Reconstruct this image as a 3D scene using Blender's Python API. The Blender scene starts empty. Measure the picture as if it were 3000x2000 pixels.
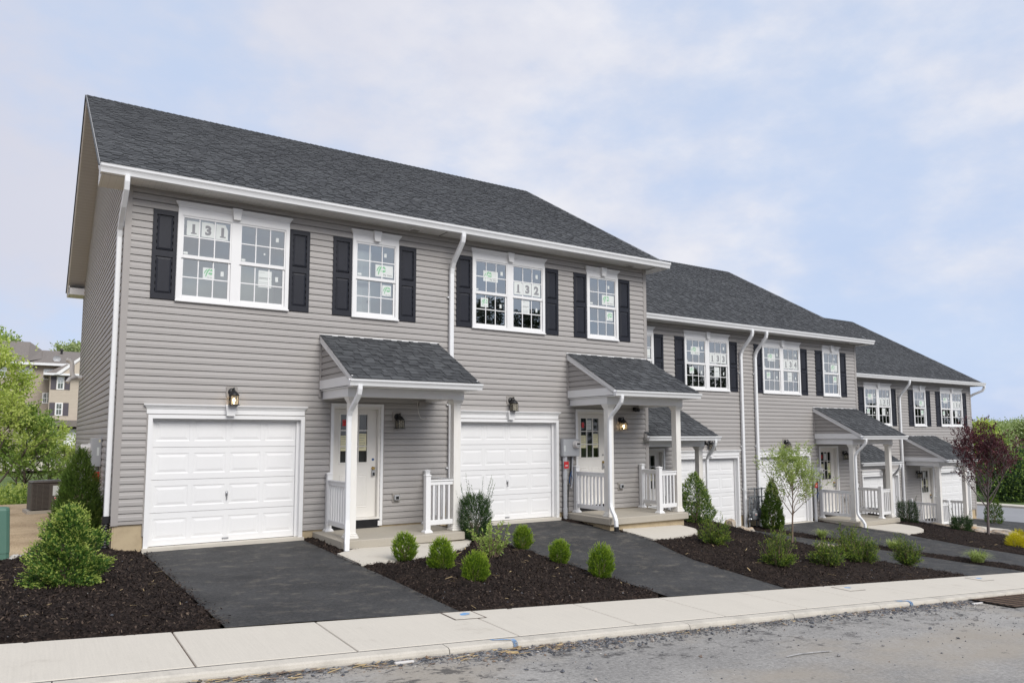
import bpy, math, random
import numpy as np
from mathutils import Matrix, Vector
rng = np.random.default_rng(7)
random.seed(7)
SC = bpy.context.scene
COL = SC.collection

# ------------------------------------------------------------------ materials
def new_mat(name):
    m = bpy.data.materials.new(name); m.use_nodes = True
    nt = m.node_tree; b = nt.nodes['Principled BSDF']
    return m, nt, b
def N(nt, typ, **kw):
    n = nt.nodes.new(typ)
    for k, v in kw.items(): setattr(n, k, v)
    return n
def L(nt, a, b): nt.links.new(a, b)
def pos(nt, scale=(1, 1, 1)):
    g = N(nt, 'ShaderNodeNewGeometry'); mp = N(nt, 'ShaderNodeMapping')
    mp.inputs['Scale'].default_value = scale
    L(nt, g.outputs['Position'], mp.inputs['Vector']); return mp.outputs['Vector']
def noise(nt, vec, scale, detail=3, rough=.55):
    n = N(nt, 'ShaderNodeTexNoise'); n.inputs['Scale'].default_value = scale
    n.inputs['Detail'].default_value = detail; n.inputs['Roughness'].default_value = rough
    L(nt, vec, n.inputs['Vector']); return n.outputs['Fac']
def ramp(nt, fac, stops):
    r = N(nt, 'ShaderNodeValToRGB'); e = r.color_ramp.elements
    while len(e) < len(stops): e.new(.5)
    for i, (p, c) in enumerate(stops):
        e[i].position = p; e[i].color = (*c, 1) if len(c) == 3 else c
    L(nt, fac, r.inputs['Fac']); return r.outputs['Color']
def mixc(nt, fac, a, b, mode='MIX'):
    m = N(nt, 'ShaderNodeMix', data_type='RGBA', blend_type=mode)
    if isinstance(fac, (int, float)): m.inputs['Factor'].default_value = fac
    else: L(nt, fac, m.inputs['Factor'])
    for s, v in (('A', a), ('B', b)):
        k = [i for i in m.inputs if i.name == s and i.type == 'RGBA'][0]
        if isinstance(v, tuple): k.default_value = (*v, 1)
        else: L(nt, v, k)
    return [o for o in m.outputs if o.type == 'RGBA'][0]
def bump(nt, b, h, strength=.3, dist=.01):
    n = N(nt, 'ShaderNodeBump'); n.inputs['Strength'].default_value = strength
    n.inputs['Distance'].default_value = dist
    L(nt, h, n.inputs['Height']); L(nt, n.outputs['Normal'], b.inputs['Normal'])
def simple(name, col, rough=.5, var=.06, scale=3, stretch=(1, 1, 1), spec=.4, metal=0, b_str=0, b_scale=40):
    m, nt, b = new_mat(name)
    v = pos(nt, stretch)
    f = noise(nt, v, scale, 4)
    lo = tuple(c*(1-var) for c in col); hi = tuple(min(1, c*(1+var)) for c in col)
    L(nt, ramp(nt, f, [(.3, lo), (.7, hi)]), b.inputs['Base Color'])
    b.inputs['Roughness'].default_value = rough; b.inputs['Metallic'].default_value = metal
    b.inputs['Specular IOR Level'].default_value = spec
    if b_str: bump(nt, b, noise(nt, v, b_scale, 3), b_str, .004)
    return m
def grime(name, col, dark, rough=.5, scale=1.2, stretch=(1, 1, 1), lo=.5, hi=.8, spec=.4, fine=0):
    m, nt, b = new_mat(name); v = pos(nt, stretch)
    f = noise(nt, v, scale, 6, .65)
    c = ramp(nt, f, [(lo, col), (hi, dark)])
    if fine:
        c = mixc(nt, fine, c, ramp(nt, noise(nt, v, 120, 2), [(.3, tuple(x*.4 for x in col)), (.7, tuple(min(1, x*1.5) for x in col))]))
    L(nt, c, b.inputs['Base Color']); b.inputs['Roughness'].default_value = rough
    b.inputs['Specular IOR Level'].default_value = spec
    return m
M = {}
M['siding'] = grime('siding_vinyl', (.385, .368, .355), (.352, .335, .320), .52, .9, (.35, .35, 1.6), .4, .75, .25)
nt = M['siding'].node_tree; b = nt.nodes['Principled BSDF']; src = b.inputs['Base Color'].links[0].from_socket; g = N(nt, 'ShaderNodeNewGeometry')
L(nt, mixc(nt, 1.0, src, ramp(nt, g.outputs['Random Per Island'], [(0, (.955, .955, .955)), (1, (1.03, 1.03, 1.03))]), 'MULTIPLY'), b.inputs['Base Color'])
M['smoothroad'] = simple('far_street_surface', (.27, .275, .285), .8, .05, .4)
M['sidetrim'] = simple('siding_trim', (.335, .315, .30), .5, .03)
M['white'] = simple('white_trim', (.77, .77, .77), .42, .015, 2)
M['gutter'] = simple('white_gutter_aluminium', (.76, .77, .78), .35, .02, 2)
M['cream'] = grime('primed_post_wood', (.76, .745, .71), (.66, .63, .57), .6, 1.6, (2.5, 2.5, .5), .45, .75)
M['doorcream'] = simple('primed_door', (.73, .71, .67), .45, .02)
M['soffit'] = None
M['shutter'] = simple('shutter_vinyl', (.017, .0185, .026), .48, .10, 30, (1, 1, .12), .28, b_str=.25, b_scale=60)
M['foundation'] = grime('parged_foundation', (.46, .375, .25), (.34, .27, .18), .9, 2.2, (1, 1, 1), .45, .75, .1)
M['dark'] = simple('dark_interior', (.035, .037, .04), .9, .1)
M['room'] = simple('drywall_interior', (.62, .67, .65), .9, .05)
M['paper'] = simple('white_paper', (.66, .69, .675), .8, .02)
M['yellowpaper'] = simple('yellow_notice_paper', (.76, .72, .48), .8, .04)
M['gasgrey'] = simple('grey_gas_meter_paint', (.15, .16, .17), .5, .1)
M['digit'] = simple('grey_number_print', (.26, .265, .28), .8, .02)
M['ink'] = simple('grey_ink', (.20, .205, .215), .8, .02)
M['green'] = simple('green_ink', (.24, .50, .30), .8, .03)
M['red'] = simple('red_sticker', (.55, .03, .035), .6, .05)
M['black'] = simple('black_metal', (.014, .014, .015), .4, .1)
M['membrane'] = simple('black_flashing', (.012, .012, .014), .3, .2, 9, b_str=.8, b_scale=12)
M['brass'] = simple('brass', (.62, .43, .15), .25, .05, metal=1)
M['steel'] = simple('steel', (.45, .45, .46), .3, .05, metal=1)
M['greybox'] = simple('grey_utility_metal', (.40, .41, .425), .45, .03)
M['pvc'] = simple('grey_pvc', (.44, .45, .47), .45, .03)
M['vent'] = simple('white_pvc', (.62, .60, .58), .4, .03)
M['backplate'] = simple('beige_block', (.30, .28, .26), .5, .03)
M['cable'] = simple('black_cable', (.016, .018, .022), .5, .1)
M['bluecable'] = simple('blue_cable', (.03, .09, .25), .5, .1)
M['wirewhite'] = simple('white_wire', (.62, .60, .55), .5, .05)
M['rubber'] = simple('black_pipe_plastic', (.012, .012, .013), .45, .1)
M['ac'] = simple('brown_unit_metal', (.095, .082, .072), .45, .05)
M['acdark'] = simple('unit_louvre_gap', (.018, .016, .015), .7, .05)
M['pedgreen'] = grime('green_pedestal_plastic', (.075, .165, .125), (.10, .18, .14), .5, 2)
M['tan'] = simple('tan_siding', (.42, .36, .30), .6, .03)
M['tanlight'] = simple('pale_tan_siding', (.52, .455, .375), .6, .03)
M['brownroof'] = simple('brown_shingles', (.19, .17, .155), .9, .25, 12, (1, 1, 3))
M['purplegrey'] = simple('purple_grey_shutter', (.085, .075, .09), .5, .05)
M['woodpole'] = simple('weathered_pole', (.36, .31, .26), .9, .15, 6, (3, 3, .3))
M['bark'] = simple('bark', (.13, .10, .08), .9, .35, 25, (1, 1, .3), b_str=.5)
M['barkpurple'] = simple('plum_bark', (.15, .125, .12), .8, .3, 25, (1, 1, .3), b_str=.5)
M['twig'] = simple('twig', (.20, .145, .105), .9, .25, 30)
M['straw'] = simple('straw_stalk', (.47, .35, .18), .8, .25, 20)
M['chip'] = None
M['grate'] = grime('rusted_grate', (.27, .185, .13), (.19, .12, .08), .8, 8)
M['silt'] = simple('drain_silt', (.055, .042, .033), .9, .2, 9)
M['lidblue'] = None

# soffit: beaded vented panels -> fine grooves across x
def soffit_mat():
    m, nt, b = new_mat('soffit_panel'); v = pos(nt)
    w = N(nt, 'ShaderNodeTexWave', wave_type='BANDS', bands_direction='X', wave_profile='SAW')
    w.inputs['Scale'].default_value = 1/.105/2*.628*2/1.256*1.0
    L(nt, v, w.inputs['Vector'])
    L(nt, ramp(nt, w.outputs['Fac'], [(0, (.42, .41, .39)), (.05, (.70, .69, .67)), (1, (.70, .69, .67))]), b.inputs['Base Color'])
    b.inputs['Roughness'].default_value = .5; return m
M['soffit'] = soffit_mat()
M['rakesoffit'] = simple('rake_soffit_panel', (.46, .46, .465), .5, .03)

def shingle_mat():
    m, nt, b = new_mat('asphalt_shingles')
    g = N(nt, 'ShaderNodeNewGeometry'); v = pos(nt)
    c = ramp(nt, g.outputs['Random Per Island'], [(0, (.034, .0365, .040)), (.4, (.054, .0575, .062)), (.75, (.080, .0845, .090)), (1, (.098, .1035, .109))])
    c = mixc(nt, .22, c, ramp(nt, noise(nt, v, 260, 2), [(.35, (.02, .022, .024)), (.65, (.17, .175, .185))]))
    c = mixc(nt, .22, c, ramp(nt, noise(nt, v, .45, 3), [(.35, (.052, .055, .059)), (.65, (.078, .082, .087))]))
    L(nt, c, b.inputs['Base Color']); b.inputs['Roughness'].default_value = .92
    b.inputs['Specular IOR Level'].default_value = .2
    return m
M['shingle'] = shingle_mat()

def glass_mat(nm, refl):
    m = bpy.data.materials.new(nm); m.use_nodes = True
    nt = m.node_tree; nt.nodes.clear()
    out = N(nt, 'ShaderNodeOutputMaterial'); mx = N(nt, 'ShaderNodeMixShader')
    t = N(nt, 'ShaderNodeBsdfTransparent'); t.inputs['Color'].default_value = (.93, .97, .95, 1)
    g = N(nt, 'ShaderNodeBsdfGlossy'); g.inputs['Color'].default_value = (.95, .96, .92, 1)
    g.inputs['Roughness'].default_value = .012
    v = pos(nt, (1, 1, 1)); bp = N(nt, 'ShaderNodeBump'); bp.inputs['Strength'].default_value = .03; bp.inputs['Distance'].default_value = .02
    L(nt, noise(nt, v, 1.7, 2), bp.inputs['Height']); L(nt, bp.outputs['Normal'], g.inputs['Normal'])
    fr = N(nt, 'ShaderNodeFresnel'); fr.inputs['IOR'].default_value = 1.5
    mr = N(nt, 'ShaderNodeMath', operation='ADD'); mr.inputs[1].default_value = refl
    L(nt, fr.outputs['Fac'], mr.inputs[0]); L(nt, mr.outputs[0], mx.inputs['Fac'])
    L(nt, t.outputs[0], mx.inputs[1]); L(nt, g.outputs[0], mx.inputs[2]); L(nt, mx.outputs[0], out.inputs['Surface'])
    return m
M['glass'] = glass_mat('window_glass', .35); M['doorglass'] = glass_mat('door_glass', .05)
def lampglass():
    m = bpy.data.materials.new('lantern_glass'); m.use_nodes = True
    nt = m.node_tree; nt.nodes.clear()
    out = N(nt, 'ShaderNodeOutputMaterial'); mx = N(nt, 'ShaderNodeMixShader'); mx.inputs['Fac'].default_value = .35
    t = N(nt, 'ShaderNodeBsdfTransparent'); t.inputs['Color'].default_value = (.9, .87, .78, 1)
    d = N(nt, 'ShaderNodeBsdfDiffuse'); d.inputs['Color'].default_value = (.55, .52, .44, 1)
    L(nt, t.outputs[0], mx.inputs[1]); L(nt, d.outputs[0], mx.inputs[2]); L(nt, mx.outputs[0], out.inputs['Surface']); return m
M['lampglass'] = lampglass()
def emit(name, c, s):
    m, nt, b = new_mat(name); b.inputs['Emission Color'].default_value = (*c, 1); b.inputs['Emission Strength'].default_value = s; return m
M['bulb'] = emit('lit_bulb', (1, .74, .45), 13)
M['bulboff'] = simple('unlit_bulb', (.7, .68, .62), .3)

def ground_mats():
    # asphalt of the driveways: dark, fine speckle, pale scuffs
    m, nt, b = new_mat('driveway_asphalt'); v = pos(nt)
    c = ramp(nt, noise(nt, v, 24, 5, .85), [(.36, (.008, .0082, .0085)), (.64, (.085, .085, .0855))])
    c = mixc(nt, .45, c, ramp(nt, noise(nt, v, 1.1, 5, .6), [(.38, (.030, .0305, .0315)), (.62, (.068, .0685, .069))]))
    sc_ = noise(nt, pos(nt, (1.5, 2.2, 1)), 2.1, 9, .74)
    f = N(nt, 'ShaderNodeMapRange'); f.inputs['From Min'].default_value = .53; f.inputs['From Max'].default_value = .71; f.inputs['To Max'].default_value = .72
    L(nt, sc_, f.inputs['Value']); c = mixc(nt, f.outputs['Result'], c, (.19, .17, .14))
    wet = noise(nt, v, .8, 4, .6); fw_ = N(nt, 'ShaderNodeMapRange'); fw_.inputs['From Min'].default_value = .55; fw_.inputs['From Max'].default_value = .68; fw_.inputs['To Max'].default_value = .5; L(nt, wet, fw_.inputs['Value']); c = mixc(nt, fw_.outputs['Result'], c, (.022, .0225, .024))
    gr_ = N(nt, 'ShaderNodeTexVoronoi'); gr_.inputs['Scale'].default_value = 34; L(nt, v, gr_.inputs['Vector']); gs = N(nt, 'ShaderNodeMapRange'); gs.inputs['From Min'].default_value = .16; gs.inputs['From Max'].default_value = .08; gs.inputs['To Max'].default_value = .35; L(nt, gr_.outputs['Distance'], gs.inputs['Value']); c = mixc(nt, gs.outputs['Result'], c, (.19, .17, .145))
    L(nt, c, b.inputs['Base Color']); b.inputs['Roughness'].default_value = .85; b.inputs['Specular IOR Level'].default_value = .3
    bump(nt, b, noise(nt, v, 110, 2), .5, .006); M['asphalt'] = m
    # concrete
    def conc(name, base, st, sc):
        m, nt, b = new_mat(name); v = pos(nt)
        c = ramp(nt, noise(nt, v, sc, 6, .65), [(.3, base), (.62, tuple(x*.96 for x in base)), (.8, st)])
        c = mixc(nt, .16, c, ramp(nt, noise(nt, v, 90, 3), [(.3, tuple(x*.55 for x in base)), (.7, tuple(min(1, x*1.25) for x in base))]))
        br = noise(nt, pos(nt, (60, 2, 60)), 1, 2)
        c = mixc(nt, .06, c, ramp(nt, br, [(.3, tuple(x*.5 for x in base)), (.7, tuple(min(1, x*1.3) for x in base))]))
        L(nt, c, b.inputs['Base Color']); b.inputs['Roughness'].default_value = .85; b.inputs['Specular IOR Level'].default_value = .2
        bump(nt, b, noise(nt, v, 70, 3), .25, .004); return m
    M['concrete'] = conc('sidewalk_concrete', (.595, .558, .488), (.40, .36, .30), 1.5)
    M['kerb'] = conc('kerb_concrete', (.56, .525, .46), (.27, .245, .21), 3.6)
    nt = M['kerb'].node_tree; b = nt.nodes['Principled BSDF']; src = b.inputs['Base Color'].links[0].from_socket
    st = noise(nt, pos(nt, (1.5, 1, 5)), 2.2, 7, .7); f = N(nt, 'ShaderNodeMapRange'); f.inputs['From Min'].default_value = .46; f.inputs['From Max'].default_value = .66; f.inputs['To Max'].default_value = .55; L(nt, st, f.inputs['Value'])
    L(nt, mixc(nt, f.outputs['Result'], src, (.34, .32, .28)), b.inputs['Base Color'])
    M['slab'] = conc('porch_concrete', (.42, .385, .325), (.33, .29, .23), 1.3)
    M['joint'] = simple('joint_filler', (.13, .10, .08), .9, .3, 15)
    M['sealant'] = simple('grey_joint', (.085, .08, .078), .9, .3, 15)
    # road: grey dusty asphalt with loose dark patches and tan silt
    m, nt, b = new_mat('street_asphalt'); v = pos(nt)
    c = ramp(nt, noise(nt, v, 26, 5, .85), [(.36, (.09, .088, .085)), (.64, (.46, .45, .425))])
    c = mixc(nt, .55, c, ramp(nt, noise(nt, v, .55, 6, .62), [(.36, (.235, .228, .218)), (.64, (.40, .384, .36))]))
    tan = noise(nt, pos(nt, (.5, .9, 1)), .8, 6, .6)
    f = N(nt, 'ShaderNodeMapRange'); f.inputs['From Min'].default_value = .47; f.inputs['From Max'].default_value = .64; f.inputs['To Max'].default_value = .7
    L(nt, tan, f.inputs['Value']); c = mixc(nt, f.outputs['Result'], c, (.33, .295, .245))
    # dark crumbs, more towards the kerb
    g = N(nt, 'ShaderNodeNewGeometry'); sx = N(nt, 'ShaderNodeSeparateXYZ'); L(nt, g.outputs['Position'], sx.inputs[0])
    near = N(nt, 'ShaderNodeMapRange'); near.inputs['From Min'].default_value = -9.6; near.inputs['From Max'].default_value = -7.7
    near.inputs['To Min'].default_value = -.06; near.inputs['To Max'].default_value = .07; L(nt, sx.outputs['Y'], near.inputs['Value'])
    cr = N(nt, 'ShaderNodeMath', operation='ADD'); L(nt, noise(nt, pos(nt, (1, 1.6, 1)), 3.2, 10, .78), cr.inputs[0]); L(nt, near.outputs['Result'], cr.inputs[1])
    f2 = N(nt, 'ShaderNodeMapRange'); f2.inputs['From Min'].default_value = .56; f2.inputs['From Max'].default_value = .62; f2.inputs['To Max'].default_value = .8
    L(nt, cr.outputs[0], f2.inputs['Value']); c = mixc(nt, f2.outputs['Result'], c, (.062, .060, .060))
    L(nt, c, b.inputs['Base Color']); b.inputs['Roughness'].default_value = .9; b.inputs['Specular IOR Level'].default_value = .2
    bump(nt, b, noise(nt, v, 80, 4), .6, .008); M['road'] = m
    # mulch
    m, nt, b = new_mat('bark_mulch'); v = pos(nt)
    w = N(nt, 'ShaderNodeTexVoronoi'); w.inputs['Scale'].default_value = 42; L(nt, pos(nt, (1, .7, 1)), w.inputs['Vector'])
    cc = N(nt, 'ShaderNodeSeparateColor'); L(nt, w.outputs['Color'], cc.inputs[0])
    c = ramp(nt, cc.outputs[0], [(0, (.008, .006, .006)), (.5, (.025, .0182, .0155)), (.85, (.050, .036, .029)), (1, (.08, .058, .047))])
    c = mixc(nt, .4, c, ramp(nt, noise(nt, v, 1.2, 4), [(.3, (.010, .0075, .007)), (.7, (.032, .023, .019))]))
    L(nt, c, b.inputs['Base Color']); b.inputs['Roughness'].default_value = .95; b.inputs['Specular IOR Level'].default_value = .12
    bump(nt, b, noise(nt, v, 38, 6, .7), 1.0, .03); M['mulch'] = m
    m, nt, b = new_mat('mulch_chip'); g = N(nt, 'ShaderNodeNewGeometry')
    L(nt, ramp(nt, g.outputs['Random Per Island'], [(0, (.008, .006, .006)), (.55, (.031, .0222, .019)), (.9, (.062, .045, .036)), (1, (.15, .11, .08))]), b.inputs['Base Color'])
    b.inputs['Roughness'].default_value = .9; b.inputs['Specular IOR Level'].default_value = .15; M['chip'] = m
    m, nt, b = new_mat('gravel_stone'); g = N(nt, 'ShaderNodeNewGeometry')
    L(nt, ramp(nt, g.outputs['Random Per Island'], [(0, (.045, .048, .055)), (.5, (.12, .125, .14)), (.8, (.22, .215, .21)), (.93, (.20, .13, .08)), (1, (.5, .48, .45))]), b.inputs['Base Color'])
    b.inputs['Roughness'].default_value = .85; M['gravel'] = m
    # soil / straw mat / lawn of the wide ground, by place
    m, nt, b = new_mat('ground_cover'); v = pos(nt)
    st = ramp(nt, noise(nt, pos(nt, (14, 5, 5)), 3, 6, .7), [(.35, (.30, .205, .11)), (.5, (.56, .42, .25)), (.65, (.72, .56, .36))])
    st = mixc(nt, .5, st, ramp(nt, noise(nt, v, .9, 5), [(.42, (.56, .44, .29)), (.60, (.27, .19, .12))]))
    gr = ramp(nt, noise(nt, v, 1.8, 6, .65), [(.3, (.06, .10, .025)), (.7, (.12, .17, .045))])
    g = N(nt, 'ShaderNodeNewGeometry'); sx = N(nt, 'ShaderNodeSeparateXYZ'); L(nt, g.outputs['Position'], sx.inputs[0])
    fy = N(nt, 'ShaderNodeMapRange'); fy.inputs['From Min'].default_value = 13.0; fy.inputs['From Max'].default_value = 15.5; L(nt, sx.outputs['Y'], fy.inputs['Value'])
    fx = N(nt, 'ShaderNodeMapRange'); fx.inputs['From Min'].default_value = 37; fx.inputs['From Max'].default_value = 39; L(nt, sx.outputs['X'], fx.inputs['Value'])
    mx = N(nt, 'ShaderNodeMath', operation='MAXIMUM'); L(nt, fy.outputs[0], mx.inputs[0]); L(nt, fx.outputs[0], mx.inputs[1])
    fs = N(nt, 'ShaderNodeMapRange'); fs.inputs['From Min'].default_value = -16; fs.inputs['From Max'].default_value = -17; L(nt, sx.outputs['Y'], fs.inputs['Value'])
    m2 = N(nt, 'ShaderNodeMath', operation='MAXIMUM'); L(nt, mx.outputs[0], m2.inputs[0]); L(nt, fs.outputs[0], m2.inputs[1])
    gx = mixc(nt, m2.outputs[0], st, gr); L(nt, mixc(nt, fs.outputs[0], gx, (.055, .05, .04)), b.inputs['Base Color']); b.inputs['Roughness'].default_value = .95
    bump(nt, b, noise(nt, pos(nt, (3, 1, 1)), 20, 5, .7), .7, .03); M['ground'] = m
ground_mats()
M['bluepaint'] = grime('blue_marking_paint', (.13, .32, .60), (.42, .45, .48), .7, 16, lo=.40, hi=.62)
M['whitepaint'] = grime('worn_white_paint', (.55, .54, .52), (.30, .29, .28), .8, 9, lo=.4, hi=.6)
M['pinkpaint'] = simple('faded_pink_paint', (.60, .33, .30), .8, .2, 12)

def leaf_mat(name, stops, trans=.22, rough=.5):
    kf = 1.5 if name.startswith('dark_yew') else 1.0 if name.startswith(('conifer', 'far_ever')) else (1.25 if name.startswith('yew') else 1.12); stops = [(p, tuple(min(.7, q*kf) for q in c)) for p, c in stops]
    m = bpy.data.materials.new(name); m.use_nodes = True
    nt = m.node_tree; b = nt.nodes['Principled BSDF']; out = nt.nodes['Material Output']
    g = N(nt, 'ShaderNodeNewGeometry'); at_ = N(nt, 'ShaderNodeAttribute', attribute_name='tone'); md = N(nt, 'ShaderNodeMath', operation='MULTIPLY_ADD'); md.inputs[1].default_value = .30
    mu = N(nt, 'ShaderNodeMath', operation='MULTIPLY'); mu.inputs[1].default_value = .70; L(nt, at_.outputs['Fac'], mu.inputs[0]); L(nt, g.outputs['Random Per Island'], md.inputs[0]); L(nt, mu.outputs[0], md.inputs[2]); c = ramp(nt, md.outputs[0], stops)
    L(nt, c, b.inputs['Base Color']); b.inputs['Roughness'].default_value = rough; b.inputs['Specular IOR Level'].default_value = .25
    t = N(nt, 'ShaderNodeBsdfTranslucent'); L(nt, mixc(nt, 1.0, c, (1.0, 1.1, .55), 'MULTIPLY'), t.inputs['Color'])
    mx = N(nt, 'ShaderNodeMixShader'); mx.inputs['Fac'].default_value = trans
    L(nt, b.outputs[0], mx.inputs[1]); L(nt, t.outputs[0], mx.inputs[2]); L(nt, mx.outputs[0], out.inputs['Surface']); return m
M['box_old'] = leaf_mat('boxwood_leaf', [(0, (.035, .085, .018)), (.5, (.065, .14, .026)), (1, (.10, .19, .035))])
M['box_new'] = leaf_mat('boxwood_new_leaf', [(0, (.18, .27, .05)), (.5, (.30, .38, .085)), (1, (.44, .47, .14))])
M['arb'] = leaf_mat('arborvitae_spray', [(0, (.05, .11, .012)), (.5, (.11, .19, .018)), (1, (.18, .26, .03))])
M['arb_tip'] = leaf_mat('arborvitae_tip', [(0, (.15, .25, .02)), (.5, (.25, .36, .035)), (1, (.36, .43, .06))])
M['arbdark'] = leaf_mat('tall_arborvitae_spray', [(0, (.035, .07, .014)), (.5, (.07, .12, .022)), (1, (.12, .17, .034))])
M['arbdark_tip'] = leaf_mat('tall_arborvitae_tip', [(0, (.06, .11, .02)), (.6, (.10, .165, .03)), (1, (.17, .19, .05))])
M['yew'] = leaf_mat('yew_needle', [(0, (.03, .06, .016)), (.5, (.06, .105, .024)), (1, (.10, .155, .035))])
M['yew_tip'] = leaf_mat('yew_new_needle', [(0, (.11, .17, .025)), (.6, (.20, .26, .04)), (1, (.30, .33, .06))])
M['yewdark'] = leaf_mat('dark_yew_needle', [(0, (.012, .032, .012)), (.5, (.026, .058, .018)), (1, (.055, .10, .026))])
M['shrubleaf'] = leaf_mat('soft_shrub_leaf', [(0, (.20, .29, .07)), (.5, (.31, .41, .11)), (1, (.42, .50, .17))], .3)
M['younglf'] = leaf_mat('young_tree_leaf', [(0, (.20, .27, .08)), (.5, (.32, .39, .13)), (1, (.46, .50, .22))], .3)
M['plumleaf'] = leaf_mat('plum_leaf', [(0, (.045, .018, .025)), (.5, (.095, .033, .043)), (1, (.18, .06, .068))], .2)
M['yellowlf'] = leaf_mat('golden_thread_leaf', [(0, (.36, .33, .02)), (.5, (.58, .50, .025)), (1, (.75, .62, .04))], .2)
M['grassblade'] = leaf_mat('grass_blade', [(0, (.17, .24, .06)), (.5, (.30, .37, .12)), (1, (.44, .48, .21))], .3)
M['treebright'] = leaf_mat('bright_tree_leaf', [(0, (.24, .31, .07)), (.5, (.42, .50, .13)), (1, (.58, .62, .22))], .35)
M['treemid'] = leaf_mat('mid_tree_leaf', [(0, (.12, .20, .045)), (.5, (.23, .33, .08)), (1, (.36, .44, .13))], .3)
M['treefar'] = leaf_mat('far_tree_leaf', [(0, (.22, .28, .13)), (.5, (.32, .39, .18)), (1, (.44, .48, .26))], .3)
M['conifer'] = leaf_mat('conifer_needle', [(0, (.018, .035, .018)), (.5, (.035, .06, .03)), (1, (.06, .09, .045))], .1)
M['farever'] = leaf_mat('far_evergreen_leaf', [(0, (.035, .07, .035)), (.5, (.06, .11, .05)), (1, (.10, .16, .07))], .15)
def rock_mat(name, a, b_, c_):
    m, nt, b = new_mat(name); v = pos(nt)
    c = ramp(nt, noise(nt, v, 4.5, 7, .65), [(.3, a), (.5, b_), (.7, c_)])
    L(nt, c, b.inputs['Base Color']); b.inputs['Roughness'].default_value = .9
    bump(nt, b, noise(nt, v, 22, 6, .7), .9, .03); return m
M['rock'] = rock_mat('tan_boulder', (.24, .22, .20), (.46, .40, .33), (.55, .36, .19))
M['rock2'] = rock_mat('grey_boulder', (.22, .19, .16), (.36, .30, .23), (.42, .35, .27))
M['whitestone'] = rock_mat('pale_stone', (.45, .44, .42), (.60, .58, .55), (.52, .47, .40))

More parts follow.
